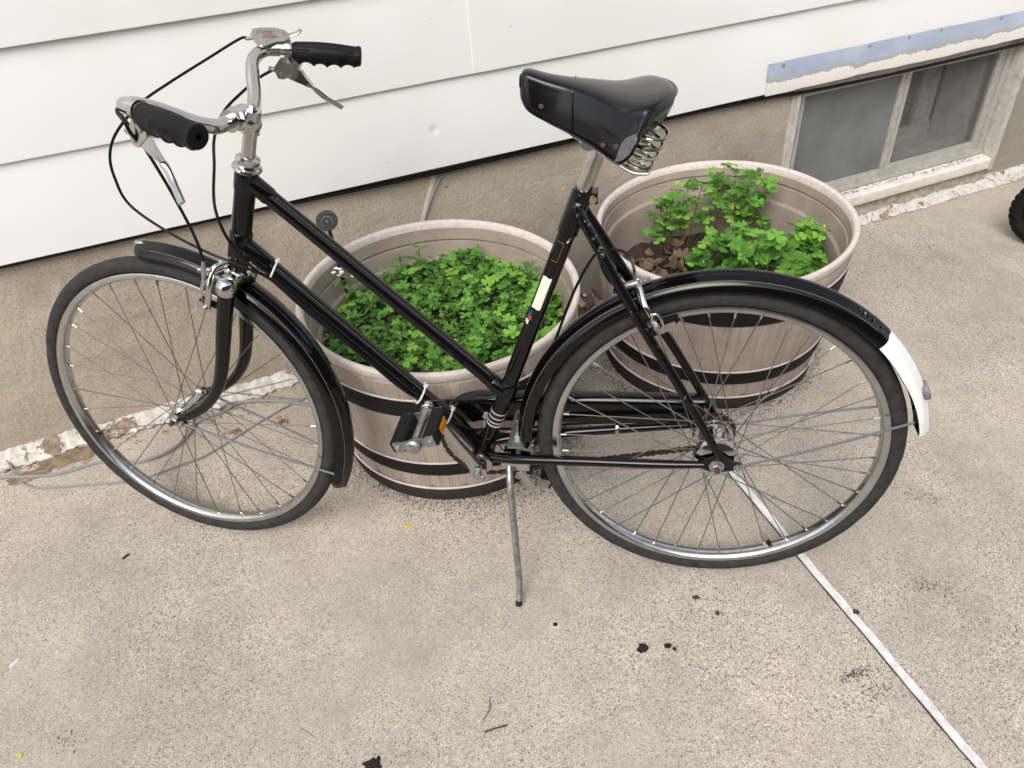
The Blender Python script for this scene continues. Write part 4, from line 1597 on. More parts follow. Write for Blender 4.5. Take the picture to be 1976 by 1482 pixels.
# axle nuts
for M_, y0, par in ((MR, .0605, wr), (MF, .053, wf)):
    for sgn in (1, -1):
        q = MB()
        q.lathe([(0, .0050), (0, .0135), (.0022, .0135), (.0026, .0090)], (0, sgn * y0, 0), (0, sgn, 0), 20, 0)
        q.lathe([(.0022, .0090), (.0080, .0090), (.0095, .0075)], (0, sgn * y0, 0), (0, sgn, 0), 6, 0)
        q.lathe([(.009, .0046), (.0175, .0046), (.0185, .0036)], (0, sgn * y0, 0), (0, sgn, 0), 10, 1)
        q.build('axle_nut', ['zinc', 'rust'], par)
q = MB()                                              # sprocket
pts = []
NT = 18
for k in range(NT * 4):
    a = 2 * PI * k / (NT * 4)
    rr_ = .0365 + (.0032 if k % 4 in (0, 1) else -.0016)
    pts.append((rr_ * math.cos(a), rr_ * math.sin(a)))
q.prism(pts, lambda u, v, d: (u, d, v), -.0425, -.0395)
q.build('sprocket', 'chain_rust', wr)

# ---- drive
CR = .0925
q = MB()
pts = []
NT = 46
for k in range(NT * 4):
    a = 2 * PI * k / (NT * 4)
    rr_ = CR + (.0026 if k % 4 in (0, 1) else -.0022)
    pts.append((BB[0] + rr_ * math.cos(a), BB[2] + rr_ * math.sin(a)))
n = len(pts)
inn = [(BB[0] + .076 * math.cos(2 * PI * k / n), BB[2] + .076 * math.sin(2 * PI * k / n)) for k in range(n)]
vs = [(u, -.0425, v) for u, v in pts] + [(u, -.0425, v) for u, v in inn] + [(u, -.0395, v) for u, v in pts] + [(u, -.0395, v) for u, v in inn]
fs = []
for k in range(n):
    l = (k + 1) % n
    fs += [(k, l, n + l, n + k), (2 * n + k, 3 * n + k, 3 * n + l, 2 * n + l), (k, 2 * n + k, 2 * n + l, l), (n + k, n + l, 3 * n + l, 3 * n + k)]
q.add(vs, fs)
for k in range(5):
    a = 2 * PI * k / 5 + .3
    q.tube([(BB[0] + .015 * math.cos(a), -.041, BB[2] + .015 * math.sin(a)), (BB[0] + .078 * math.cos(a + .12), -.041, BB[2] + .078 * math.sin(a + .12))], [.009, .006], 8, flat=.25, up=(0, 1, 0))
bpart(q, 'chainring', 'old_chrome')
# chain path
ra, rb_ = CR, .0375
ca, cb_ = np.array([BB[0], BB[2]]), np.array([0, .33])
dv = cb_ - ca
dl = np.linalg.norm(dv)
base = math.atan2(dv[1], dv[0])
off = math.acos((ra - rb_) / dl)
path = []
for k in range(60):
    a = base + off + (2 * PI - 2 * off) * k / 59
    path.append(ca + ra * np.array([math.cos(a), math.sin(a)]))
for k in range(16):
    a = base - off + 2 * off * k / 15
    path.append(cb_ + rb_ * np.array([math.cos(a), math.sin(a)]))
path = np.array(path)
cl = np.concatenate([[0], np.cumsum(np.linalg.norm(np.diff(np.vstack([path, path[:1]]), axis=0), axis=1))])
pp = np.vstack([path, path[:1]])
nl = int(cl[-1] / .0127)
q = MB()
for i in range(nl):
    t0, t1 = cl[-1] * i / nl, cl[-1] * (i + 1) / nl
    A_ = np.array([np.interp(t0, cl, pp[:, 0]), np.interp(t0, cl, pp[:, 1])])
    B_ = np.array([np.interp(t1, cl, pp[:, 0]), np.interp(t1, cl, pp[:, 1])])
    d_ = (B_ - A_) / np.linalg.norm(B_ - A_)
    nrm = np.array([-d_[1], d_[0]])
    c_ = (A_ + B_) / 2
    for yy in ((-.0375, -.0445) if i % 2 else (-.0390, -.0430)):
        ol = []
        for u, v in ((-.0100, -.0022), (-.0075, -.0043), (-.0035, -.0040), (0, -.0028), (.0035, -.0040), (.0075, -.0043), (.0100, -.0022), (.0100, .0022), (.0075, .0043), (.0035, .0040), (0, .0028), (-.0035, .0040), (-.0075, .0043), (-.0100, .0022)):
            ol.append(c_ + d_ * u + nrm * v)
        q.prism([tuple(o_) for o_ in ol], lambda u, v, d: (u, d, v), yy - .0005, yy + .0005)
    q.lathe([(-.0046, .0022), (.0046, .0022)], (A_[0], -.041, A_[1]), (0, 1, 0), 6)
o = bpart(q, 'chain', 'chain_rust', smooth=False)
o['kind'] = 'stuff'
# chain guard: rounded top with a flat skirt, curling down round the chainring
gp = smooth_path([(.022, .3915), (.10, .3885), (.20, .3845), (.30, .3790), (.40, .3755), (.452, .3725), (.484, .3610), (.502, .3420), (.508, .3240)], 5)
q = MB()
sec = [(.0150, -.0430), (.0150, -.004), (.0140, .0045), (.0100, .0105), (.004, .0135), (-.004, .0135), (-.010, .0105), (-.014, .0045), (-.0150, -.004), (-.0150, -.0220), (-.0135, -.0220), (-.0135, -.004), (-.0095, .0085), (.0, .0115), (.0095, .0085), (.0135, -.004), (.0135, -.0430)]
vs = []
for i, c_ in enumerate(gp):
    t_ = gp[min(i + 1, len(gp) - 1)] - gp[max(i - 1, 0)]
    t_ /= np.linalg.norm(t_)
    nn = np.array([-t_[1], t_[0]])
    f_ = min(1.0, (len(gp) - 1 - i) / 9.0) * .55 + .45
    for y_, v_ in sec:
        vv = c_ + nn * (v_ * (f_ if v_ < 0 else 1)) * (1 if nn[1] > -0.99 else 1)
        vs.append((vv[0], -.0500 + y_ * 1.12, vv[1]))
n = len(sec)
fs = [(i * n + k, i * n + (k + 1) % n, (i + 1) * n + (k + 1) % n, (i + 1) * n + k) for i in range(len(gp) - 1) for k in range(n)]
fs += [tuple(range(n)), tuple((len(gp) - 1) * n + k for k in range(n))]
q.add(vs, fs)
bpart(q, 'chain_guard', 'enamel', angle=35)

# cranks
cd = np.array([.0840, 0, .1555])
cd /= np.linalg.norm(cd)
CL = .172
cn = np.array([-cd[2], 0, cd[0]])


def crank(sgn, y0, y1):
    q = MB()
    c0 = np.array([BB[0], y0, BB[2]])
    c1 = c0 + sgn * cd * CL + np.array([0, y1 - y0, 0])
    path = [c0 - sgn * cd * .004, c0 + sgn * cd * .02, c0 + (c1 - c0) * .35, c0 + (c1 - c0) * .75, c1 - sgn * cd * .010, c1 + sgn * cd * .006]
    q.tube(path, [.0165, .0150, .0105, .0090, .0105, .0110], 14, flat=.62, up=(0, 1, 0))
    q.lathe([(-.008, .0150), (.004, .0170), (.0085, .0165), (.0100, .0140)], c0, (0, 1 if y0 > 0 else -1, 0), 20)
    q.lathe([(-.006, .0105), (.006, .0110), (.0075, .009)], c1, (0, 1 if y0 > 0 else -1, 0), 16)
    cr = bpart(q, 'crank', 'chrome', angle=45)
    q = MB()
    pin = c0 - cd * sgn * .0145
    q.lathe([(-.009, .0060), (.0105, .0060), (.0120, .0045)], pin, (0, 1 if y0 > 0 else -1, 0), 12)
    q.build('cotter_pin', 'old_chrome', cr)
    q = MB()
    q.lathe([(0, .0085), (.014, .0085), (.0145, .006)], c0 + np.array([0, (.006 if y0 > 0 else -.006), 0]), (0, 1 if y0 > 0 else -1, 0), 14)
    q.build('axle_end', 'zinc', cr)
    return c1


pL = crank(1, .056, .066) - np.array([0, 0, .0])
pR = crank(-1, -.060, -.070)
for s_ in (1, -1):
    q = MB()
    q.lathe([(.0365, .0230), (.0410, .0230), (.0430, .0200), (.044, .012)], BB, (0, s_, 0), 24)
    bpart(q, 'bearing_cup', 'old_chrome')


def pedal(c, sgn, tilt):
    root = MB()
    y = np.array([0, sgn, 0.0])
    fx = np.array([math.cos(tilt), 0, math.sin(tilt)])
    fz = np.array([-math.sin(tilt), 0, math.cos(tilt)])
    root.lathe([(.006, .0090), (.012, .0100), (.016, .0100), (.018, .0085), (.022, .0075), (.050, .0066), (.095, .0066)], c, y, 16)
    root.lathe([(.100, .0120), (.104, .0140), (.110, .0140), (.114, .0105), (.115, 0)], c, y, 18)
    for yy in (.020, .100):
        root.obox(c + y * yy, fx, y, fz, (.034, .0016, .0085))
        for s_ in (1, -1):
            root.obox(c + y * yy + fx * s_ * .031, fx, y, fz, (.007, .0022, .0105))
    p_ = bpart(root, 'pedal', 'zinc', angle=40)
    for s_ in (1, -1):
        q = MB()
        cc = c + y * .060 + fx * s_ * .0305
        prof = [(-.0135, -.0085), (-.0110, -.0125), (.0110, -.0125), (.0135, -.0085), (.0135, .0085), (.0110, .0125), (.0060, .0125), (.0045, .0112), (.003, .0125), (-.003, .0125), (-.0045, .0112), (-.006, .0125), (-.0110, .0125), (-.0135, .0085)]
        q.prism(prof, lambda u, v, d: tuple(cc + fx * u + fz * v + y * d), -.0385, .0385)
        q.build('tread_block', 'pedal_rubber', p_, angle=30)
        q = MB()
        q.obox(cc + fx * s_ * .0140, y, fz, fx, (.017, .0062, .0010))
        q.build('reflector', 'amber', p_, smooth=False)
        q = MB()
        q.lathe([(.040, .0042), (.0445, .0042), (.046, .003), (.046, 0)], cc, y, 10)
        q.build('stud', 'zinc', p_)
    return p_


pedal(pL - np.array([0, 0, .002]), 1, -.30)
pedal(pR, -1, .35)

# ---- fenders (built round a wheel centre)
FPROF = [(-.0275, -.0230), (-.0268, -.0150), (-.0245, -.0085), (-.0190, -.0035), (-.0115, -.0010), (-.0085, .0010), (-.0060, .0035), (-.0020, .0046), (.0020, .0046), (.0060, .0035), (.0085, .0010), (.0115, -.0010), (.0190, -.0035),
         (.0245, -.0085), (.0268, -.0150), (.0275, -.0230)]


def fender(name, label, M_, rfun, a0, a1, white_from=None):
    q = MB()
    n = 110
    sec = FPROF + [(y * .95, r_ - .0013) for y, r_ in reversed(FPROF)]
    ns = len(sec)
    vs, fs, ms = [], [], []
    for i in range(n + 1):
        a = R(a0 + (a1 - a0) * i / n)
        deg = a0 + (a1 - a0) * i / n
        end = min(1, (i + 0.35) / 3.0, (n - i + 0.35) / (3.0 if white_from is None else 15.0))
        for y, r_ in sec:
            rr_ = rfun(deg) + (r_ if r_ > -.02 else r_ * (1.0 if end >= 1 else .6 + .4 * end))
            yy = y * (.55 + .45 * math.sqrt(end))
            vs.append((rr_ * math.cos(a), yy, rr_ * math.sin(a)))
    for i in range(n):
        deg = a0 + (a1 - a0) * (i + .5) / n
        for k in range(ns):
            fs.append((i * ns + k, i * ns + (k + 1) % ns, (i + 1) * ns + (k + 1) % ns, (i + 1) * ns + k))
            outer = k < len(FPROF) - 1
            lim = 1e9 if white_from is None else white_from
            ms.append(1 if (deg > lim and outer) else 0)
    fs += [tuple(range(ns)), tuple(n * ns + k for k in range(ns))]
    ms += [0, 0]
    q.add(vs, fs)
    q.m = ms
    fe = q.build(name, ['enamel', 'white_paint'], bike, M_, angle=40)
    fe['label'] = label
    # gold lines on both flanks
    aend = a1 - 6 if white_from is None else white_from - 4
    for sgn in (1, -1):
        q = MB()
        pv = []
        m2 = 90
        for i in range(m2 + 1):
            deg = a0 + 6 + (aend - a0 - 6) * i / m2
            a = R(deg)
            for y, r_ in ((.0209, -.00495), (.0213, -.00545)):
                rr_ = rfun(deg) + r_ + .0004
                pv.append((rr_ * math.cos(a), sgn * (y + .0003), rr_ * math.sin(a)))
        q.add(pv, [(i * 2, i * 2 + 1, i * 2 + 3, i * 2 + 2) for i in range(m2)])
        q.build('pinstripe', 'gold_line', fe, fix=False)
    return fe


def stay(fe, start, end, matr=None):
    s_ = np.array(start)
    e_ = np.array(end)
    mid = s_ + (e_ - s_) * .5 + np.array([0, .004 * np.sign(s_[1]), 0])
    q = MB()
    q.tube(smooth_path([s_, s_ + (e_ - s_) * .08, mid, e_], 6), .0024, 8)
    q.build('stay', 'stay_steel', fe)
    q = MB()
    q.lathe([(0, .0070), (.002, .0070), (.0024, .0048), (.0062, .0044), (.0070, .003), (.007, 0)], s_, (0, np.sign(s_[1]), 0), 14)
    q.build('stay_bolt', 'zinc', fe)


rf = lambda d: .356 + .004 * max(0, min(1, (d - 60) / 50.0)) * (1 if d < 120 else 0) + .0
fendF = fender('front_fender', 'black front fender with gold lining and a chromed front tip', MF, lambda d: .3575, 88.0, 205.0)
fendR = fender('rear_fender', 'black rear fender with gold lining and a white painted tail', MR, lambda d: .3575 + .005 * max(0, (60 - d) / 60.0) + .0015 * max(0, (d - 140) / 30.0), -3.5, 170.5, 134.0)
for sgn in (1, -1):
    a = R(197.5)
    stay(fendF, (-.014, .0545 * sgn, -.006), (.337 * math.cos(a), .0270 * sgn, .337 * math.sin(a)))
    a = R(163.5)
    stay(fendR, (-.036, .0612 * sgn, .000), (.334 * math.cos(a), .0270 * sgn, .334 * math.sin(a)))
q = MB()
a = R(88.3)
q.tube([(.3590 * math.cos(R(d)), 0, .3590 * math.sin(R(d))) for d in (87.2, 89, 91, 93)], [.006, .0095, .0070, .001], 10, flat=.35, up=(0, 0, 1))
q.build('fender_tip', 'chrome', fendF)
a = R(156.5)
q = MB()
dr = (math.cos(a), 0, math.sin(a))
o_ = np.array(dr) * .3600
q.lathe([(-.002, .0160), (.002, .0172), (.0065, .0172), (.0078, .0160)], o_, dr, 28, 0)
q.lathe([(.0070, .0150), (.0084, .0130), (.0092, .0)], o_, dr, 28, 1)
q.build('reflector', ['reflector_cup', 'red_lens'], fendR)
q = MB()
for k in range(7):
    a_ = R(121 + k * 1.6)
    rr_ = .3597
    u_ = rgs.uniform(-.006, .010)
    q.add([(rr_ * math.cos(a_ + i * .008) , u_ + j * .006, rr_ * math.sin(a_ + i * .008)) for i in (0, 1) for j in (0, 1)], [(0, 1, 3, 2)], k % 3)
q.build('flag_decal', ['decal_blue', 'decal_red', 'white_paint'], fendR, smooth=False, fix=False)

# ---- fork and headset
q = MB()
for sgn in (1, -1):
    y0, y1 = .036 * sgn, HUBF[1] + .0485 * sgn
    rel = [(-.2010, .318, 0), (-.192, .289, .0), (-.168, .218, .25), (-.146, .150, .5), (-.122, .096, .75), (-.083, .0475, .9), (-.035, .0140, 1), (0.002, .0, 1)]
    pth = [(HUBF[0] + x, y0 + (y1 - y0) * t, HUBF[2] + z) for x, z, t in rel]
    q.tube(smooth_path(pth, 5), [.0145, .0145, .0140, .0128, .0115, .0100, .0088, .0080], 14)
    q.lathe([(-.0030, .0130), (.0030, .0130)], (HUBF[0], HUBF[1] + .0500 * sgn, HUBF[2]), (0, 1, 0), 20)
    q.obox((HUBF[0] - .013, HUBF[1] + .0500 * sgn, HUBF[2] - .006), (1, 0, 0), (0, 1, 0), (0, 0, 1), (.008, .0025, .006))
crc = axz(.648)
q.tube([crc + np.array([0, -.034, 0]), crc + np.array([0, .034, 0])], .0155, 14)
fork = bpart(q, 'fork', 'enamel', matrix=MS)
q = MB()
for sgn in (1, -1):
    pt = np.array([HUBF[0] - .2005, .036 * sgn, HUBF[2] + .3160])
    q.lathe([(-.016, .0150), (-.013, .0172), (-.006, .0182), (.002, .0178), (.009, .0150), (.0145, .0112), (.016, 0)], pt + AX * .004, AX, 28)
q.tube([crc + np.array([0, -.03, 0]) + AX * .008, crc + np.array([0, .03, 0]) + AX * .008], .0150, 16)
q.build('crown', 'chrome', fork, angle=50)
q = MB()
q.lathe([(-.006, .0150), (.000, .0170), (.003, .0215), (.008, .0235), (.012, .0215), (.015, .0180)], axz(.6565), AX, 32)
q.build('lower_headset', 'chrome', fork)
q = MB()
q.lathe([(0, .0180), (.002, .0215), (.007, .0245), (.0105, .0235), (.012, .0190), (.016, .0175), (.0165, .0190), (.021, .0200), (.024, .0200), (.0265, .0170), (.0275, .0120)], axz(.8445), AX, 32)
bpart(q, 'upper_headset', 'chrome', angle=40)

# ---- stem and handlebar
CLAMP = np.array([.7870, 0, .9300])
q = MB()
q.tube([axz(.868), axz(.9085)], .0113, 20)
q.tube([axz(.908), axz(.9440)], .0145, 20)
q.tube([axz(.9250) - np.array([.013, 0, 0]), axz(.9250) - np.array([.008, 0, 0]), axz(.9260), CLAMP - np.array([.006, 0, .001])], [.0090, .0140, .0150, .0150], 20, flat=1.32, up=(0, 0, 1))
q.tube([CLAMP + np.array([0, -.021, 0]), CLAMP + np.array([0, .021, 0])], .0172, 24)
stem = bpart(q, 'stem', 'chrome', matrix=MS, angle=45)
q = MB()
q.lathe([(0, .0085), (.002, .0085), (.0024, .0058), (.0072, .0058), (.0080, .0)], axz(.9440), AX, 6)
q.lathe([(-.012, .0055), (.0, .0055)], CLAMP + np.array([.019, -.010, .006]), (0, 1, 0), 8)
q.lathe([(0, .0065), (.010, .0065)], CLAMP + np.array([.020, -.014, .004]), (0, -1, .2), 10)
q.build('stem_bolt', 'old_chrome', stem)
half = [(.7870, 0, .930), (.7872, .026, .9300), (.7890, .052, .9310), (.8020, .084, .9450), (.8200, .118, .9680), (.8330, .150, .9850), (.8310, .178, .9930), (.8170, .194, .9950), (.7932, .2017, .9930), (.7842, .2061, .9882 + .0015), (.75, .219, .9840)]
full = [(x, -y, z) for x, y, z in reversed(half)] + half[1:]
q = MB()
q.tube(smooth_path(full, 7), .0112, 18)
bar = bpart(q, 'handlebar', 'chrome', matrix=MS)


def grip(sgn):
    a_ = np.array([.7880, .2048 * sgn, .9890])
    b_ = np.array([.6800, .2440 * sgn, .9745])
    d_ = b_ - a_
    Ln = np.linalg.norm(d_)
    d_ /= Ln
    up = np.array([0, 0, 1.0]) - d_ * d_[2]
    up /= np.linalg.norm(up)
    sd = np.cross(d_, up)
    q = MB()
    nseg, nl_ = 48, 64
    vs = []
    for i in range(nl_ + 1):
        t = i / nl_
        rad = .0152 + .0028 * math.sin(PI * min(1, t * 1.08)) + (.0012 if t > .93 else 0)
        if t < .02:
            rad -= .0015
        if t > .985:
            rad -= .0022
        for k in range(nseg):
            a = 2 * PI * k / nseg
            rr_ = rad
            low = max(0, -math.sin(a))
            ph = (t - .10) / .80
            if .06 < t < .97:
                rr_ += low ** 2 * (.0052 - .0058 * abs(math.sin(ph * PI * 4)) ** .8)
            oval = (abs(t - .52) / .27) ** 2 + ((abs(math.sin(a)) - .05) / .62) ** 2 < 1
            if math.sin(a) > -.55 and .05 < t < .95 and not oval and k % 2 == 0:
                rr_ -= .0009
            vs.append(a_ + d_ * Ln * t + rr_ * (math.cos(a) * sd + math.sin(a) * up))
    fs = [(i * nseg + k, i * nseg + (k + 1) % nseg, (i + 1) * nseg + (k + 1) % nseg, (i + 1) * nseg + k) for i in range(nl_) for k in range(nseg)]
    n0 = len(vs)
    hole = [b_ + d_ * .0005 + .0042 * (math.cos(2 * PI * k / nseg) * sd + math.sin(2 * PI * k / nseg) * up) for k in range(nseg)]
    hole2 = [b_ - d_ * .012 + .0038 * (math.cos(2 * PI * k / nseg) * sd + math.sin(2 * PI * k / nseg) * up) for k in range(nseg)]
    vs += hole + hole2
    for k in range(nseg):
        l = (k + 1) % nseg
        fs.append((nl_ * nseg + k, nl_ * nseg + l, n0 + l, n0 + k))
        fs.append((n0 + k, n0 + l, n0 + nseg + l, n0 + nseg + k))
    fs.append(tuple(n0 + nseg + k for k in range(nseg)))
    fs.append(tuple(range(nseg)))
    q.add(vs, fs)
    o = bpart(q, 'grip', 'grip_rubber', matrix=MS, angle=50)
    # pressed script mark: a shallow wavy rib on the outer and inner oval
    for s2 in (1, -1):
        pts_ = []
        for i in range(60):
            u = (i / 59 - .5) * .040
            w = .0026 * math.sin(i * .83) * (1 + .4 * math.sin(i * .31)) + .0008
            c_ = a_ + d_ * (Ln * .52 + u + .0012 * math.cos(i * .83))
            ang = w / .0178
            pts_.append(c_ + .0179 * (math.cos(ang) * sd * s2 + math.sin(ang) * up))
        qq = MB()
        qq.tube(pts_, .00045, 5)
        qq.build('script_mark', 'grip_rubber', o)
    return o


grip(1)
grip(-1)


def brake_lever(sgn):
    S = lambda x, y, z: np.array([x, y * sgn, z])
    q = MB()
    # clamp band round the bar
    ba, bb_ = S(.7985, .2005, .9938), S(.7900, .2032, .9925)
    q.tube([ba, bb_], .0148, 20)
    q.lathe([(-.009, .0045), (.009, .0045)], S(.7945, .2020, .9745), (0, 1, 0), 8)
    # bracket: a flat folded housing
    d1 = S(.8060, .1985, .9800)
    lo = S(.8123, .1999, .9479)
    pv = S(.7855, .2075, .9660)
    ol = [(.8080, .9800), (.7900, .9800), (.7800, .9680), (.7830, .9610), (.8080, .9440), (.8180, .9460), (.8215, .9640)]
    q.prism(ol, lambda u, v, d: tuple(S(u, .2025 + (.8000 - u) * .36 + d, v)), -.0058, .0058)
    br_ = bpart(q, 'brake_lever', 'old_chrome', matrix=MS, angle=35)
    q = MB()
    ol = [(.7960, .9660), (.7870, .9640), (.7800, .9560), (.7740, .9440), (.7690, .9360), (.7660, .9310), (.7700, .9275), (.7800, .9330), (.7930, .9400), (.8060, .9470), (.8085, .9530), (.8020, .9600)]
    q.prism(ol, lambda u, v, d: tuple(S(u, .2025 + (.8000 - u) * .36 + d, v)), -.0044, .0044)
    q.tube(smooth_path([S(.7745, .2118, .9330), S(.7640, .2155, .9240), S(.7520, .2250, .9080), S(.7410, .2350, .8965), S(.7309, .2441, .8857)], 5), [.0050, .0056, .0060, .0060, .0058], 12, flat=.55, up=(0.5, 0, .85))
    q.build('lever_blade', 'chrome', br_, angle=45)
    q = MB()
    q.lathe([(-.0072, .0042), (.0072, .0042)], S(.7905, .2060, .9700), (.36, 1, 0), 12)
    q.lathe([(-.0070, .0036), (.0070, .0036)], S(.8105, .1988, .9535), (.36, 1, 0), 12)
    fe0 = S(.8200, .1950, .9590)
    q.tube([fe0, fe0 + S(.012, -.005, .004)], .0042, 10)
    q.build('rivet', 'zinc', br_)
    return br_


brake_lever(1)
brake_lever(-1)

# gear shifter with its lettering, on the right-hand side
SHC = np.array([.8175, -.1925, 1.0130])
sh_x = np.array([-.93, -.36, -.06])        # along the bar, towards the grip
sh_x /= np.linalg.norm(sh_x)
sh_n = np.array([.02, .62, .79])           # face, tipped towards the rider's left
sh_n = sh_n - sh_x * (sh_n @ sh_x)
sh_n /= np.linalg.norm(sh_n)
sh_y = np.cross(sh_n, sh_x)
ol = [(u * 1.15, v * 1.15) for u, v in [(-.0290, .0020), (-.0270, .0125), (-.0160, .0150), (.0060, .0150), (.0200, .0105), (.0275, .0025), (.0270, -.0060), (.0200, -.0105), (.0100, -.0110), (-.0080, -.0200), (-.0180, -.0160), (-.0250, -.0060)]]
q = MB()
q.prism(ol, lambda u, v, d: tuple(SHC + sh_x * u + sh_y * v + sh_n * d), -.0045, .0040)
q.lathe([(-.011, .0128), (.011, .0128)], (.8180, -.1930, .9950), sh_x, 20)
shf = bpart(q, 'gear_shifter', 'old_chrome', matrix=MS, angle=30)
q = MB()
q.tube(smooth_path([SHC + sh_x * .020 + sh_y * .002, SHC + sh_x * .036 + sh_y * .004 + sh_n * .002, SHC + sh_x * .046 + sh_y * .008 + sh_n * .004, SHC + sh_x * .049 + sh_y * .013 + sh_n * .005], 5), [.0040, .0050, .0046, .0040], 10, flat=.4, up=sh_n)
q.build('trigger', 'chrome', shf)
for u, v in ((-.006, -.0135), (.0120, .0090), (.0205, .0055), (.0240, .0005)):
    q = MB()
    q.lathe([(.0038, .0022 if v < -.01 else .0009), (.0052, .0018 if v < -.01 else .0008), (.0053, 0)], SHC + sh_x * u + sh_y * v, sh_n, 10)
    q.build('stud', 'zinc' if v < -.01 else 'ink_dark', shf)
q = MB()
q.tube([SHC - sh_x * .0290 - sh_y * .0010, SHC - sh_x * .0410 - sh_y * .0040], .0030, 10)
q.build('ferrule', 'zinc', shf)


def lettering(txt, size, u, v, mat):
    cu = bpy.data.curves.new('lettering', 'FONT')
    cu.body = txt
    cu.size = size
    cu.align_x = 'CENTER'
    cu.align_y = 'CENTER'
    cu.extrude = 0.0001
    t_ = bpy.data.objects.new('lettering_tmp', cu)
    scene.collection.objects.link(t_)
    dg = bpy.context.evaluated_depsgraph_get()
    me = bpy.data.meshes.new_from_object(t_.evaluated_get(dg))
    bpy.data.objects.remove(t_)
    me.materials.clear()
    me.materials.append(MATS[mat])
    o = bpy.data.objects.new('lettering', me)
    scene.collection.objects.link(o)
    o.parent = shf
    o.matrix_local = mat4(sh_x, sh_y, sh_n, SHC + sh_x * u + sh_y * v + sh_n * .0043)
    return o


lettering('STURMEY', .0072, -.0085, .0075, 'ink_dark')
lettering('ARCHER', .0062, -.0010, -.0035, 'ink_dark')
q = MB()
q.obox(SHC - sh_x * .004 + sh_y * .0020 + sh_n * .0043, sh_x, sh_y, sh_n, (.0095, .0006, .0002))
q.build('red_stripe', 'ink_red', shf, smooth=False)

# ---- saddle
ST_ = np.array([  # x, z top, half width, z skirt, how far the flanks lie ahead of the middle
    (.3365, .9930, .0100, .9790, 0), (.3340, .9990, .0180, .9640, 0), (.3240, .9998, .0230, .9495, 0), (.3000, .9930, .0275, .9370, 0), (.2680, .9868, .0370, .9240, 0), (.2320, .9808, .0570, .9120, 0), (.2050, .9755, .0770, .9020, .004),
    (.1850, .9745, .0900, .8995, .012), (.1680, .9755, .0975, .9020, .021), (.1500, .9768, .1010, .9085, .031), (.1340, .9770, .1025, .9170, .041), (.1240, .9750, .1020, .9260, .047), (.1190, .9715, .1000, .9330, .050)])
STF = smooth_path(ST_, 5)
q = MB()
vs = []
NSEC = 33
edgeL = []
for (x, zt, w, zs, shf_) in STF:
    for k in range(NSEC):
        u = -1 + 2 * k / (NSEC - 1)
        au = abs(u)
        if au < .55:
            t = au / .55
            y = w * .80 * math.sin(t * PI / 2) ** .95
            z = zt - (zt - zs) * .20 * t ** 2.2
        else:
            t = (au - .55) / .45
            y = w * (.80 + .22 * math.sin(t * PI / 2))
            z = zt - (zt - zs) * (.20 + .80 * t ** 1.08)
        vs.append((x + shf_ * min(1, abs(y) / .1) ** 2.0, math.copysign(y, u) if u else 0.0, z))
    edgeL.append(vs[-1])
n = NSEC
NST = len(STF)
fs = [(i * n + k, i * n + k + 1, (i + 1) * n + k + 1, (i + 1) * n + k) for i in range(NST - 1) for k in range(n - 1)]
q.add(vs, fs)
sad = bpart(q, 'saddle', 'leather', angle=180)
md = sad.modifiers.new('thick', 'SOLIDIFY')
md.thickness = .0042
md.offset = -1
sad['label'] = 'black leather saddle with a torn rear corner and bare coil springs'
# piping along the lower edges and across the rear
lowR = [(x, -y, z) for x, y, z in edgeL]
q = MB()
q.tube([tuple(np.array(e) + (0, -.0010, -.0008)) for e in edgeL], .0020, 8)
q.tube([tuple(np.array(e) + (0, .0010, -.0008)) for e in lowR], .0020, 8)
last = vs[(NST - 1) * n:]
q.tube([tuple(np.array(e) + (-.0008, 0, -.0012)) for e in last], .0032, 8)
q.tube([tuple(np.array(e) + (.0006, 0, -.001)) for e in vs[:n]], .0022, 8)
q.build('piping', 'leather', sad)
# seam over the saddle
q = MB()
i5 = min(range(NST), key=lambda i: abs(STF[i][0] - .2620))
sec5 = [np.array(v) for v in vs[i5 * n:(i5 + 1) * n]]
q.tube(smooth_path([s5 + np.array([0, .0006 * np.sign(s5[1]), .0010]) for s5 in sec5], 3), .0009, 6)
q.build('seam', 'leather', sad)
for (x, y, z) in ((.3060, .0275, .9560), (.2150, .0735, .9165), (.1960, .0960, .9220)):
    for sgn in (1, -1):
        q = MB()
        nv = np.array([-.25, sgn * .95, .18])
        q.lathe([(-.004, .0034), (.0008, .0038), (.0020, .0028), (.0024, 0)], (x, y * sgn, z), nv, 14)
        q.build('rivet', 'rust', sad)
# torn corner: pale lining showing at the near rear corner
q = MB()
tp = [(.1985, .0985, .9020), (.1955, .1000, .9090), (.1930, .1005, .9180), (.1900, .1010, .9270), (.1850, .1005, .9340), (.1780, .1000, .9380), (.1690, .1000, .9420), (.1688, .1005, .9350), (.1730, .1010, .9240), (.1790, .1010, .9150), (.1870, .1000, .9060)]
nt_ = len(tp)
q.add([(x + .0008 * rgs.uniform(-1, 1), y + .0042 + .0006 * rgs.uniform(-1, 1), z + .0012 * rgs.uniform(-1, 1)) for x, y, z in tp] + [(x, y - .003, z) for x, y, z in tp], [tuple(range(nt_))] + [(i, (i + 1) % nt_, nt_ + (i + 1) % nt_, nt_ + i) for i in range(nt_)])
q.build('torn_edge', 'torn_lining', sad, angle=20)
# rear apron hanging under the cantle
q = MB()
vs2 = []
lk = [k for k in range(n) if abs(-1 + 2 * k / (n - 1)) <= .86]
for k in lk:
    x, y, z = last[k]
    vs2 += [(x + .0005, y * .995, z - .001), (x + .004, y * .97, z - .016), (x + .010, y * .93, z - .031 + .003 * rgs.uniform(-1, 1))]
q.add(vs2, [(i * 3 + k, i * 3 + k + 1, (i + 1) * 3 + k + 1, (i + 1) * 3 + k) for i in range(len(lk) - 1) for k in range(2)])
ap = q.build('apron', 'leather', sad, angle=60)
md = ap.modifiers.new('thick', 'SOLIDIFY')
md.thickness = .003
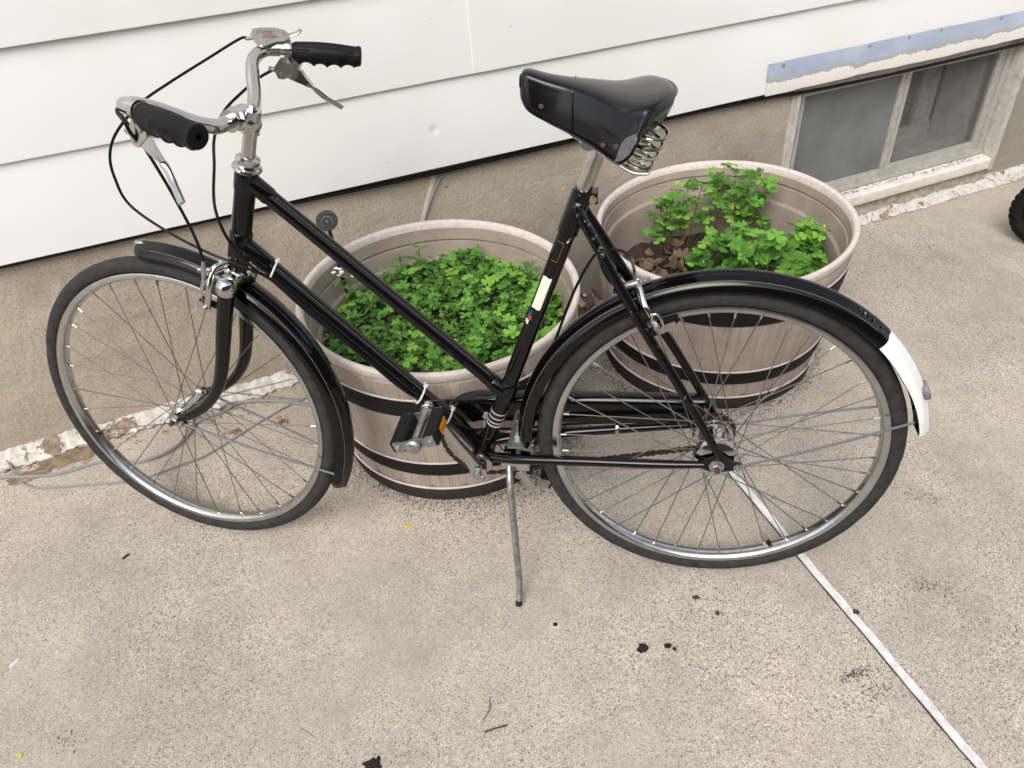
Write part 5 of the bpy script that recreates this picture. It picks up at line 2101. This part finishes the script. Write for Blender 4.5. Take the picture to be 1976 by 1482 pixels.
# springs and wires
for sgn in (1, -1):
    q = MB()
    b0 = np.array([.1660, .055 * sgn, .8740])
    b1 = np.array([.1450, .062 * sgn, .9420])
    ax_ = (b1 - b0) / np.linalg.norm(b1 - b0)
    u_ = np.cross(ax_, [0, 1.0, 0])
    u_ /= np.linalg.norm(u_)
    w_ = np.cross(ax_, u_)
    turns, np_ = 4.6, 110
    pts_ = []
    for i in range(np_ + 1):
        t = i / np_
        rad = .0200 * (.80 + .32 * t)
        a = 2 * PI * turns * t
        pts_.append(b0 + (b1 - b0) * t + rad * (math.cos(a) * u_ + math.sin(a) * w_))
    q.tube(pts_, .0027, 8)
    q.build('coil_spring', 'old_chrome', sad)
    q = MB()
    q.tube(smooth_path([pts_[0], (.175, .056 * sgn, .8720), (.205, .050 * sgn, .8890), (.236, .024 * sgn, .9060), (.270, .020 * sgn, .9260), (.305, .012 * sgn, .9480), (.320, .0, .9540)], 6), .0032, 8)
    q.tube(smooth_path([(.172, .040 * sgn, .8690), (.205, .038 * sgn, .8830), (.238, .020 * sgn, .8990), (.262, .016 * sgn, .9120), (.300, .010 * sgn, .9440)], 6), .0032, 8)
    q.build('undercarriage_wire', 'old_chrome', sad)
q = MB()
q.lathe([(-.030, .0), (-.030, .0110), (-.026, .0125), (.026, .0125), (.030, .0110), (.030, 0)], (.2385, 0, .9035), (0, 1, 0), 20)
q.lathe([(-.038, .0065), (.038, .0065)], (.2385, 0, .9035), (0, 1, 0), 6)
q.build('saddle_clamp', 'old_chrome', sad)
q = MB()
q.tube([STT - sd_ * .03, STT + sd_ * .012, STT + sd_ * .082], .0122, 20)
q.lathe([(0, .0122), (.004, .0110), (.010, .0105), (.012, .0)], STT + sd_ * .082, sd_, 20)
bpart(q, 'seat_post', 'old_chrome')

# ---- kickstand
q = MB()
pth = [(.3850, .016, .2760), (.3835, .030, .2610), (.3797, .050, .2351), (.3690, .088, .1250), (.3598, .121, .0327), (.3606, .1395, -.0035)]
q.tube(smooth_path(pth, 5), [.0072, .0072, .0070, .0068, .0065, .0062], 12)
ks = bpart(q, 'kickstand', 'zinc')
q = MB()
q.tube([(.36035, .1350, .0055), (.3606, .1395, -.0035), (.3607, .1402, -.0048)], [.0066, .0067, .0060], 12)
q.build('foot', 'tub_foot', ks)
q = MB()
q.obox((.3690, 0, .3190), (1, 0, -.05), (0, 1, 0), (.05, 0, 1), (.016, .030, .0022))
q.build('bracket_plate', 'zinc', ks, angle=40)
q = MB()
q.obox((.3820, .004, .2745), (1, 0, 0), (0, 1, 0), (0, 0, 1), (.017, .026, .0030))
q.tube([(.3600, 0, .2740), (.3600, 0, .2480), (.3520, .0, .2440)], [.0160, .0150, .0090], 14)
q.obox((.3660, .024, .2700), (1, 0, 0), (0, 1, 0), (0, 0, 1), (.021, .0022, .012))
q.build('bracket', 'chrome', ks, angle=40)
q = MB()
q.lathe([(-.06, .0048), (.012, .0048)], (.3690, 0, .3230), (0, 0, 1), 10)
q.lathe([(0, .0085), (.007, .0085)], (.3690, 0, .3215), (0, 0, 1), 6)
q.build('bracket_bolt', 'zinc', ks)

# ---- brakes
q = MB()
q.tube(smooth_path([(.8590, .004, .6800), (.8700, .012, .6815), (.8840, .025, .6763), (.8926, .035, .6531), (.9020, .0375, .6250), (.9100, .036, .6060)], 6), [.0045, .0060, .0062, .0062, .0060, .0065], 10, flat=.55, up=(0, 1, 0))
q.tube(smooth_path([(.8620, .0, .6740), (.8780, .016, .6720), (.8960, .030, .6640), (.9060, .032, .6520), (.9110, .031, .6410)], 6), [.0055, .0052, .0050, .0045, .0045], 10, flat=.55, up=(0, 1, 0))
q.tube(smooth_path([(.8600, -.004, .6740), (.8720, -.020, .6680), (.8860, -.036, .6450), (.8980, -.040, .6120)], 6), .0055, 10, flat=.6, up=(0, 1, 0))
q.tube([(.845, 0, .668), (.882, 0, .680)], .0042, 10)
bf = bpart(q, 'brake_caliper', 'chrome', angle=60)
bf['label'] = 'front brake caliper'
for yy in (.0262, -.0300):
    q = MB()
    q.obox((.9085, yy, .6020), (.90, 0, .435), (0, 1, 0), (-.435, 0, .90), (.0235, .0055, .0062))
    q.build('brake_shoe', 'chrome', bf, angle=30)
    q = MB()
    q.obox((.9055, yy - (.0057 if yy > 0 else -.0055), .6065), (.90, 0, .435), (0, 1, 0), (-.435, 0, .90), (.0215, .0035, .0048))
    q.build('brake_pad', 'grip_rubber', bf, angle=30)
q = MB()
q.lathe([(0, .0052), (.010, .0052), (.011, .0038)], (.9110, .034, .6100), (0, 1, 0), 6)
q.tube([(.8900, .036, .7000), (.8940, .036, .6850), (.8990, .035, .6660)], [.0030, .0042, .0042], 10)
q.tube([(.885, .030, .6800), (.905, .036, .6830)], .0045, 10)
q.tube(smooth_path([(.8990, .035, .6660), (.9110, .032, .6420), (.9180, .036, .6150), (.9430, .040, .5950), (.9500, .041, .5900)], 5), .0007, 5)
q.build('adjuster', 'zinc', bf)
q = MB()
q.tube(smooth_path([(.1580, .0, .6660), (.1530, .012, .6570), (.1450, .030, .6400), (.1345, .036, .6230), (.1250, .0365, .6090)], 6), [.0060, .0064, .0062, .0056, .0052], 10, flat=.6, up=(0, 1, 0))
q.tube(smooth_path([(.1600, -.002, .6600), (.1633, -.002, .6850), (.1665, -.004, .6950), (.1700, -.006, .7050)], 5), [.0058, .0044, .0040, .0046], 10, flat=.6, up=(1, 0, 0))
q.tube(smooth_path([(.1580, .0, .6660), (.1530, -.014, .6560), (.1450, -.032, .6380), (.1300, -.038, .6090)], 5), .0055, 10, flat=.6, up=(0, 1, 0))
ring = [(.1225 + .0115 * math.sin(a) * .35 + .0085 * math.cos(a), .0385, .6126 + .0150 * math.sin(a)) for a in np.linspace(0, 2 * PI, 24, endpoint=False)]
q.tube(ring, .0030, 8, closed=True)
brr = bpart(q, 'brake_caliper', 'chrome', angle=60)
brr['label'] = 'rear brake caliper'
q = MB()
q.tube([(.1800, 0, .6545), (.1560, 0, .6635)], .0068, 12)
q.tube([(.156, 0, .6635), (.1385, 0, .6700)], .0048, 8)
q.lathe([(0, .0072), (.006, .0072)], (.1500, 0, .6660), (-.93, 0, .35), 6)
q.lathe([(0, .0062), (.006, .0062)], (.1430, 0, .6685), (-.93, 0, .35), 6)
q.build('pivot_bolt', 'zinc', brr)
q = MB()
q.lathe([(0, .0060), (.009, .0058), (.010, .004)], (.1225, .0390, .6060), (0, 1, 0), 6)
q.build('shoe_bolt', 'zinc', brr)
for sgn in (1, -1):
    q = MB()
    q.obox((.1115, .0290 * sgn, .5960), (.90, 0, -.435), (0, 1, 0), (.435, 0, .90), (.0225, .0045, .0070))
    q.build('brake_shoe', 'old_chrome', brr, angle=30)
    q = MB()
    q.obox((.1085, .0215 * sgn, .6010), (.90, 0, -.435), (0, 1, 0), (.435, 0, .90), (.0215, .0035, .0052))
    q.build('brake_pad', 'grip_rubber', brr, angle=30)
# fender bridge
q = MB()
q.tube([(.190, -.036, .6670), (.190, .036, .6670)], .0062, 10)
q.obox((.168, 0, .630), (.35, 0, .93), (0, 1, 0), (.93, 0, -.35), (.026, .012, .0015))
bpart(q, 'fender_bridge', 'enamel', angle=45)

# ---- cables
SH_END = np.array((MS @ Vector(SHC - sh_x * .0400 - sh_y * .0040)))
gear = [tuple(SH_END), tuple(SH_END - .012 * np.array((MS.to_3x3() @ Vector(sh_x)))), (.8949, -.150, .9692 + .012), (.9279, -.080, .9640), (.9535, -.020, .9473), (.9821, .020, .9149), (1.0003, .030, .8807), (1.0017, .035, .8439), (.9882, .040, .8018), (.9384, .040, .7568), (.8785, .035, .7160),
        (.8228, .030, .6877), (.7786, .0190, .6530), (.6900, .0175, .5590), (.6200, .0160, .4830), (.5538, .0155, .4120), (.4937, .0145, .3660), (.4528, .010, .3420), (.4200, -.012, .3290), (.3755, -.038, .3100), (.2726, -.0530, .3170), (.15, -.058, .3270), (.0334, -.063, .3370)]
q = MB()
q.tube(smooth_path(gear, 7), .0024, 8)
o = bpart(q, 'gear_cable', 'cable_black')
fb = [(.8310, .1960, .9620), (.8345, .2010, .9740), (.8382, .2010, .9885), (.8470, .1960, .9985), (.8570, .1800, .9990), (.8680, .1600, .9850), (.8804, .130, .9581), (.8874, .100, .9130), (.8879, .070, .8378), (.8867, .045, .7510), (.8902, .0355, .6990)]
q = MB()
q.tube(smooth_path(fb, 8), .0026, 8)
bpart(q, 'front_brake_cable', 'cable_black')
rbk = [(.8050, -.2010, .9500), (.8255, -.1900, .9412), (.8453, -.150, .9262), (.8579, -.100, .9106), (.8590, -.050, .8835), (.8575, -.024, .8463), (.8500, .022, .7911), (.8349, .030, .7310), (.8051, .028, .6833), (.7829, .0205, .6590), (.7300, .0200, .5960),
       (.6470, .0185, .5080), (.5585, .0165, .4180), (.4927, .006, .4067), (.4300, -.012, .4010), (.3900, -.020, .4110), (.3368, -.024, .4410), (.300, -.024, .52), (.262, -.030, .63), (.225, -.032, .700), (.190, -.018, .7120), (.1700, -.008, .7060)]
q = MB()
q.tube(smooth_path(rbk, 8), .0026, 8)
bpart(q, 'rear_brake_cable', 'cable_black')
for i, (t, w) in enumerate(((.072, .0), (.4180, .0), (.4880, .0))):
    c_ = DTa + dd * t
    q = MB()
    ring = []
    u_ = np.array([0, 1.0, 0])
    v_ = np.cross(dd, u_)
    tl_ = (-.25, .35, .3)[i]
    ax_ = dd * math.cos(tl_) + u_ * 0 + v_ * math.sin(tl_) * .0
    for k in range(28):
        a = 2 * PI * k / 28
        ring.append(c_ + (.0196 * math.cos(a)) * u_ + (.0196 * math.sin(a)) * v_ + dd * (.006 * math.sin(a + .6)))
    q.tube(ring, .0019, 6, closed=True)
    up_ = -v_ if (-v_)[2] > 0 else v_
    hd_ = c_ + up_ * .0200 + dd * (-.005)
    q.obox(hd_, dd, u_, up_, (.0030, .0032, .0028))
    q.tube([hd_, hd_ + up_ * .007 + u_ * .002], .0014, 6)
    bpart(q, 'zip_tie', 'white_plastic')
q = MB()
for k in range(1):
    cc_ = np.array([.1800, -.0500, .3140])
    ring = [cc_ + np.array([0, .0125 * math.cos(a), .0160 * math.sin(a)]) for a in np.linspace(0, 2 * PI, 20, endpoint=False)]
    q.tube(ring, .0018, 6, closed=True, flat=2.0, up=(1, 0, 0))
bpart(q, 'cable_clip', 'old_chrome')

# ================================================================== LOOSE THINGS ON THE GROUND
cab1 = [(-1.80, .08), (-1.6941, .0988), (-1.6481, .1046), (-1.6046, .1121), (-1.5424, .1301), (-1.4686, .1749), (-1.3816, .1787), (-1.3259, .2039), (-1.2917, .2484), (-1.2823, .3001), (-1.285, .3301), (-1.2726, .3537), (-1.2293, .3886), (-1.1976, .4253), (-1.1194, .4379), (-1.0604, .4382), (-.9834, .4271), (-.90, .42)]
q = MB()
q.tube(smooth_path([(x, y, .0060 + .002 * math.sin(i)) for i, (x, y) in enumerate(cab1)], 7), .0038, 8)
tag(q.build('ground_cable', 'grey_cable'), 'thick grey cable looping on the pavement behind the front wheel', 'cable')
cab2 = [(-1.83, .24), (-1.7501, .1789), (-1.6827, .1323), (-1.6449, .0978), (-1.5933, .0778), (-1.5526, .0797), (-1.439, .1003), (-1.3647, .1174), (-1.3133, .1396), (-1.2626, .1781), (-1.2019, .2257), (-1.118, .3498), (-1.0573, .4298), (-1.0014, .4799), (-.95, .52)]
q = MB()
q.tube(smooth_path([(x, y, .0040 + (.012 if i in (1, 2) else 0)) for i, (x, y) in enumerate(cab2)], 7), .0024, 8)
tag(q.build('ground_cable', 'grey_cable'), 'thin grey wire lying on the pavement in front of the thick cable', 'cable')


def flat_bit(name, x, y, pts, mat, label, cat, z=.0035, t=.002, group=None):
    q = MB()
    n = len(pts)
    vs = [(x + u, y + v, .0006) for u, v in pts] + [(x + u * .8, y + v * .8, z + t * fnoise(u * 300 + v * 200)) for u, v in pts]
    q.add(vs, [tuple(range(n - 1, -1, -1)), tuple(range(n, 2 * n))] + [(i, (i + 1) % n, n + (i + 1) % n, n + i) for i in range(n)])
    return tag(q.build(name, mat, angle=40), label, cat, group)


def blob(r_, n=11, seed=0, ax=1.0, rot=0.0, rough=.35):
    rg = random.Random(seed)
    out = []
    for i in range(n):
        a = 2 * PI * i / n
        rr_ = r_ * (1 + rg.uniform(-rough, rough))
        u, v = rr_ * math.cos(a) * ax, rr_ * math.sin(a)
        out.append((u * math.cos(rot) - v * math.sin(rot), u * math.sin(rot) + v * math.cos(rot)))
    return out


leafpts = [(-.011, 0), (-.006, .003), (0, .0042), (.007, .003), (.012, 0), (.006, -.003), (0, -.0036), (-.006, -.0026)]
flat_bit('fallen_leaf', -.639, .046, leafpts, 'leaf_yellow', 'small yellow-green leaf on the concrete in front of the clover tub', 'leaf', .0028, .0008)
flat_bit('paper_scrap', -1.335, -.372, [(-.006, -.009), (-.001, -.010), (.006, .008), (.001, .010)], 'chip_white', 'small white scrap on the concrete near the left picture edge', 'scrap', .002, .0004)
flat_bit('fallen_petal', -1.208, -.542, blob(.005, 8, 3, 1.3), 'leaf_yellow', 'tiny yellow petal on the concrete in the bottom left corner', 'petal', .002, .0005)
flat_bit('fallen_petal', .331, .566, blob(.007, 8, 4, 1.1), 'leaf_yellow', 'tiny yellow petal seen through the rear wheel spokes', 'petal', .002, .0005)
flat_bit('tar_clump', -.112, -.210, blob(.0092, 14, 5, 1.15), 'tar', 'larger of the black crumbs below the rear wheel', 'tar', .004, .0015)
flat_bit('tar_clump', -.065, -.199, blob(.0056, 11, 6, 1.2), 'tar', 'left of the two small black crumbs right of the larger crumb', 'tar', .004, .001)
flat_bit('tar_clump', -.052, -.205, blob(.0050, 10, 7, .7, .5), 'tar', 'right of the two small black crumbs right of the larger crumb', 'tar', .004, .001)
flat_bit('tar_clump', -.569, -.490, [(-.014, -.022), (.010, -.022), (.013, -.004), (.017, .004), (.011, .006), (.010, .018), (.005, .022), (.003, .012), (-.002, .018), (-.008, .012), (-.020, .006), (-.019, .002), (-.013, .000)], 'tar', 'black tar lump at the bottom edge of the picture', 'tar', .004, .0015)
flat_bit('dry_leaf', .298, -.087, blob(.0060, 9, 9, 1.4, .2), 'rust', 'tiny brown leaf bit lying on the white joint strip', 'leaf', .0065, .0005)
flat_bit('tar_clump', -.007, -.082, blob(.0055, 9, 10, 1.2), 'crumb', 'small dark crumb just below the bottom of the rear tyre', 'dirt', .003, .001)
flat_bit('tar_clump', .033, -.115, blob(.0048, 9, 11), 'rust', 'small reddish crumb below the rear tyre', 'dirt', .003, .001)
q = MB()
q.tube(smooth_path([(-.386, -.408, .003), (-.366, -.398, .0034), (-.348, -.391, .003)], 4), [.0016, .0014, .0019], 6)
tag(q.build('twig', 'rust'), 'short reddish brown twig on the concrete below the kickstand', 'twig')
q = MB()
q.tube(smooth_path([(-.388, -.346, .002), (-.384, -.358, .003), (-.386, -.372, .003), (-.393, -.386, .002)], 4), .0008, 5)
tag(q.build('twig', 'twig_brown'), 'thin curved dark twig above the reddish twig', 'twig')
q = MB()
q.tube(smooth_path([(-.722, -.437, .002), (-.700, -.447, .003), (-.682, -.454, .002)], 4), .0007, 5)
tag(q.build('straw', 'straw'), 'pale straw on the concrete left of the tar lump', 'straw')
q = MB()
q.tube(smooth_path([(-1.249, -.107, .002), (-1.246, -.100, .003), (-1.241, -.093, .002)], 3), .0022, 6)
tag(q.build('twig', 'tar'), 'short black stick on the concrete under the front wheel', 'twig')
q = MB()
q.lathe([(.0004, .0098), (.0018, .0080), (.0020, .0060), (.0012, .0050)], (-.283, -.174, 0), (0, 0, 1), 20, 0)
for k in range(40):
    x, y, z = q.v[k]
    q.v[k] = (-.283 + (x + .283) * (1 + .15 * fnoise(k * .9)), -.174 + (y + .174) * (1 + .15 * fnoise(k * .9)), z)
q.lathe([(.0014, .0048), (.0016, 0)], (-.283, -.174, 0), (0, 0, 1), 16, 1)
tag(q.build('drill_hole', ['mortar_pale', 'tar']), 'drilled hole with a chipped white edge in the concrete', 'hole')
for (x, y, lb) in ((-1.058, .369, 'tuft of dry moss behind the front wheel near the tub'), (-1.169, .314, 'tuft of dry moss behind the front wheel near the cable loop')):
    q = MB()
    rg = random.Random(int(x * 1000))
    for k in range(60):
        a, r_ = rg.uniform(0, 6.28), abs(rg.gauss(0, .016))
        p0 = (x + r_ * math.cos(a), y + r_ * math.sin(a) * .7, .0008)
        b_ = rg.uniform(0, 6.28)
        blade(q, p0, (math.cos(b_), math.sin(b_), .35), rg.uniform(.006, .014), .0022, .2)
    tag(q.build('dry_moss', 'moss_brown', fix=False), lb, 'moss', kind='stuff')


def crumbs(name, gen, n, mat, label, smin=.0008, smax=.003):
    q = MB()
    rg = random.Random(len(label))
    for i in range(n):
        x, y = gen(rg)
        s = rg.uniform(smin, smax)
        q.add([(x + rg.uniform(-s, s), y + rg.uniform(-s, s), .0005 + (0 if k < 3 else s * .8)) for k in range(4)], [(0, 1, 2), (0, 1, 3), (1, 2, 3), (0, 2, 3)])
    return tag(q.build(name, mat, smooth=False), label, 'dirt', kind='stuff')


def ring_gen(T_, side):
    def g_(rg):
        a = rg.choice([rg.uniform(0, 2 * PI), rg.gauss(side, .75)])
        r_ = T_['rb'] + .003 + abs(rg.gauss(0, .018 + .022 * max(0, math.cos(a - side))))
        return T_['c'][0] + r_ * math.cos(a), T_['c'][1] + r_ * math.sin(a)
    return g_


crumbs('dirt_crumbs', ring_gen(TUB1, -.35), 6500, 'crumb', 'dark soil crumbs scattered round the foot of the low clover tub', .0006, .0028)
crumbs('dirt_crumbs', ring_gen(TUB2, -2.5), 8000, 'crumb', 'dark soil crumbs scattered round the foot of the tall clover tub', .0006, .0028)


def smear(cx, cy, sx, sy, ang):
    def g_(rg):
        u, v = rg.gauss(0, sx), rg.gauss(0, sy)
        return cx + u * math.cos(ang) - v * math.sin(ang), cy + u * math.sin(ang) + v * math.cos(ang)
    return g_


for (x, y, sx0, sy0, an, n_, lb) in ((.273, -.221, .019, .005, .45, 200, 'dark smear of grit left of the white joint strip'), (.310, -.252, .024, .016, .2, 110, 'loose dark grit beside the smear at the joint strip'),
                                    (.461, -.006, .028, .012, .1, 160, 'dark grit patch right of the joint strip'), (.500, .237, .024, .012, -.2, 120, 'faint dark grit patch below the white fender tail'),
                                    (-.504, -.450, .02, .014, .4, 35, 'scattered dark grit right of the tar lump'), (-1.14, -.50, .02, .014, .4, 60, 'dark grit in the lower left of the concrete')):
    crumbs('grit_smear', smear(x, y, sx0, sy0, an), n_, 'crumb', lb, .0007, .0028)
crumbs('joint_grit', lambda rg: tuple(j0 + jd * rg.uniform(-.3, 1.6) + jn * rg.choice([rg.gauss(-.010, .004), rg.gauss(0, .012)])), 260, 'crumb', 'dark grit caught along the white joint strip', .0006, .0020)
crumbs('pavement_litter', lambda rg: (rg.uniform(-1.6, 1.2), rg.uniform(-.6, .7)), 420, 'tar', 'tiny dark specks strewn over the concrete', .0006, .0022)
crumbs('paint_flakes', lambda rg: (lambda s, n_: tuple((WO + WD * s + WN * n_)[:2]))(rg.choice([rg.uniform(-.2, .8), rg.uniform(2.4, 3.6)]), .06 + abs(rg.gauss(0, .08))), 70, 'chip_white', 'white paint flakes fallen along the foot of the wall', .0008, .0026)

# cart wheel at the right edge
CW = Vector((1.132, 1.404, .113))
ax_ = Vector((-.42, -.90, .06)).normalized()
cart = empty('cart_wheel', (CW.x, CW.y, 0))
tag(cart, 'black treaded cart wheel standing at the right picture edge by the wall', 'wheel')
q = MB()
loc = Vector((0, 0, .113))
prof = []
for k in range(16):
    a = 2 * PI * k / 16
    prof.append((.022 * math.cos(a), .088 + .022 * math.sin(a) * 1.0))
q.lathe(prof, loc, ax_, 60, closed=True)
u_ = ax_.cross(Vector((0, 0, 1))).normalized()
v_ = ax_.cross(u_)
for k in range(30):
    for row in (-1, 0, 1):
        a = 2 * PI * (k + .5 * (row == 0)) / 30
        rad = u_ * math.cos(a) + v_ * math.sin(a)
        tg = -u_ * math.sin(a) + v_ * math.cos(a)
        c_ = loc + rad * (.1095 - .004 * abs(row)) + ax_ * (row * .013)
        q.obox(c_, tg, ax_, rad, (.0068, .0052, .0030))
q.build('tyre', 'wheel_black', cart, angle=40)
q = MB()
q.lathe([(-.016, .066), (.018, .066), (.018, .060), (-.016, .060)], loc, ax_, 48, closed=True)
q.lathe([(-.020, .016), (.020, .018), (.024, .012), (.024, 0)], loc, ax_, 24)
for k in range(10):
    a = 2 * PI * k / 10
    rad = u_ * math.cos(a) + v_ * math.sin(a)
    tg = -u_ * math.sin(a) + v_ * math.cos(a)
    q.obox(loc + rad * .039 + ax_ * .010, rad, tg, ax_, (.023, .0032, .004))
q.build('rim', 'wheel_hub', cart, angle=40)
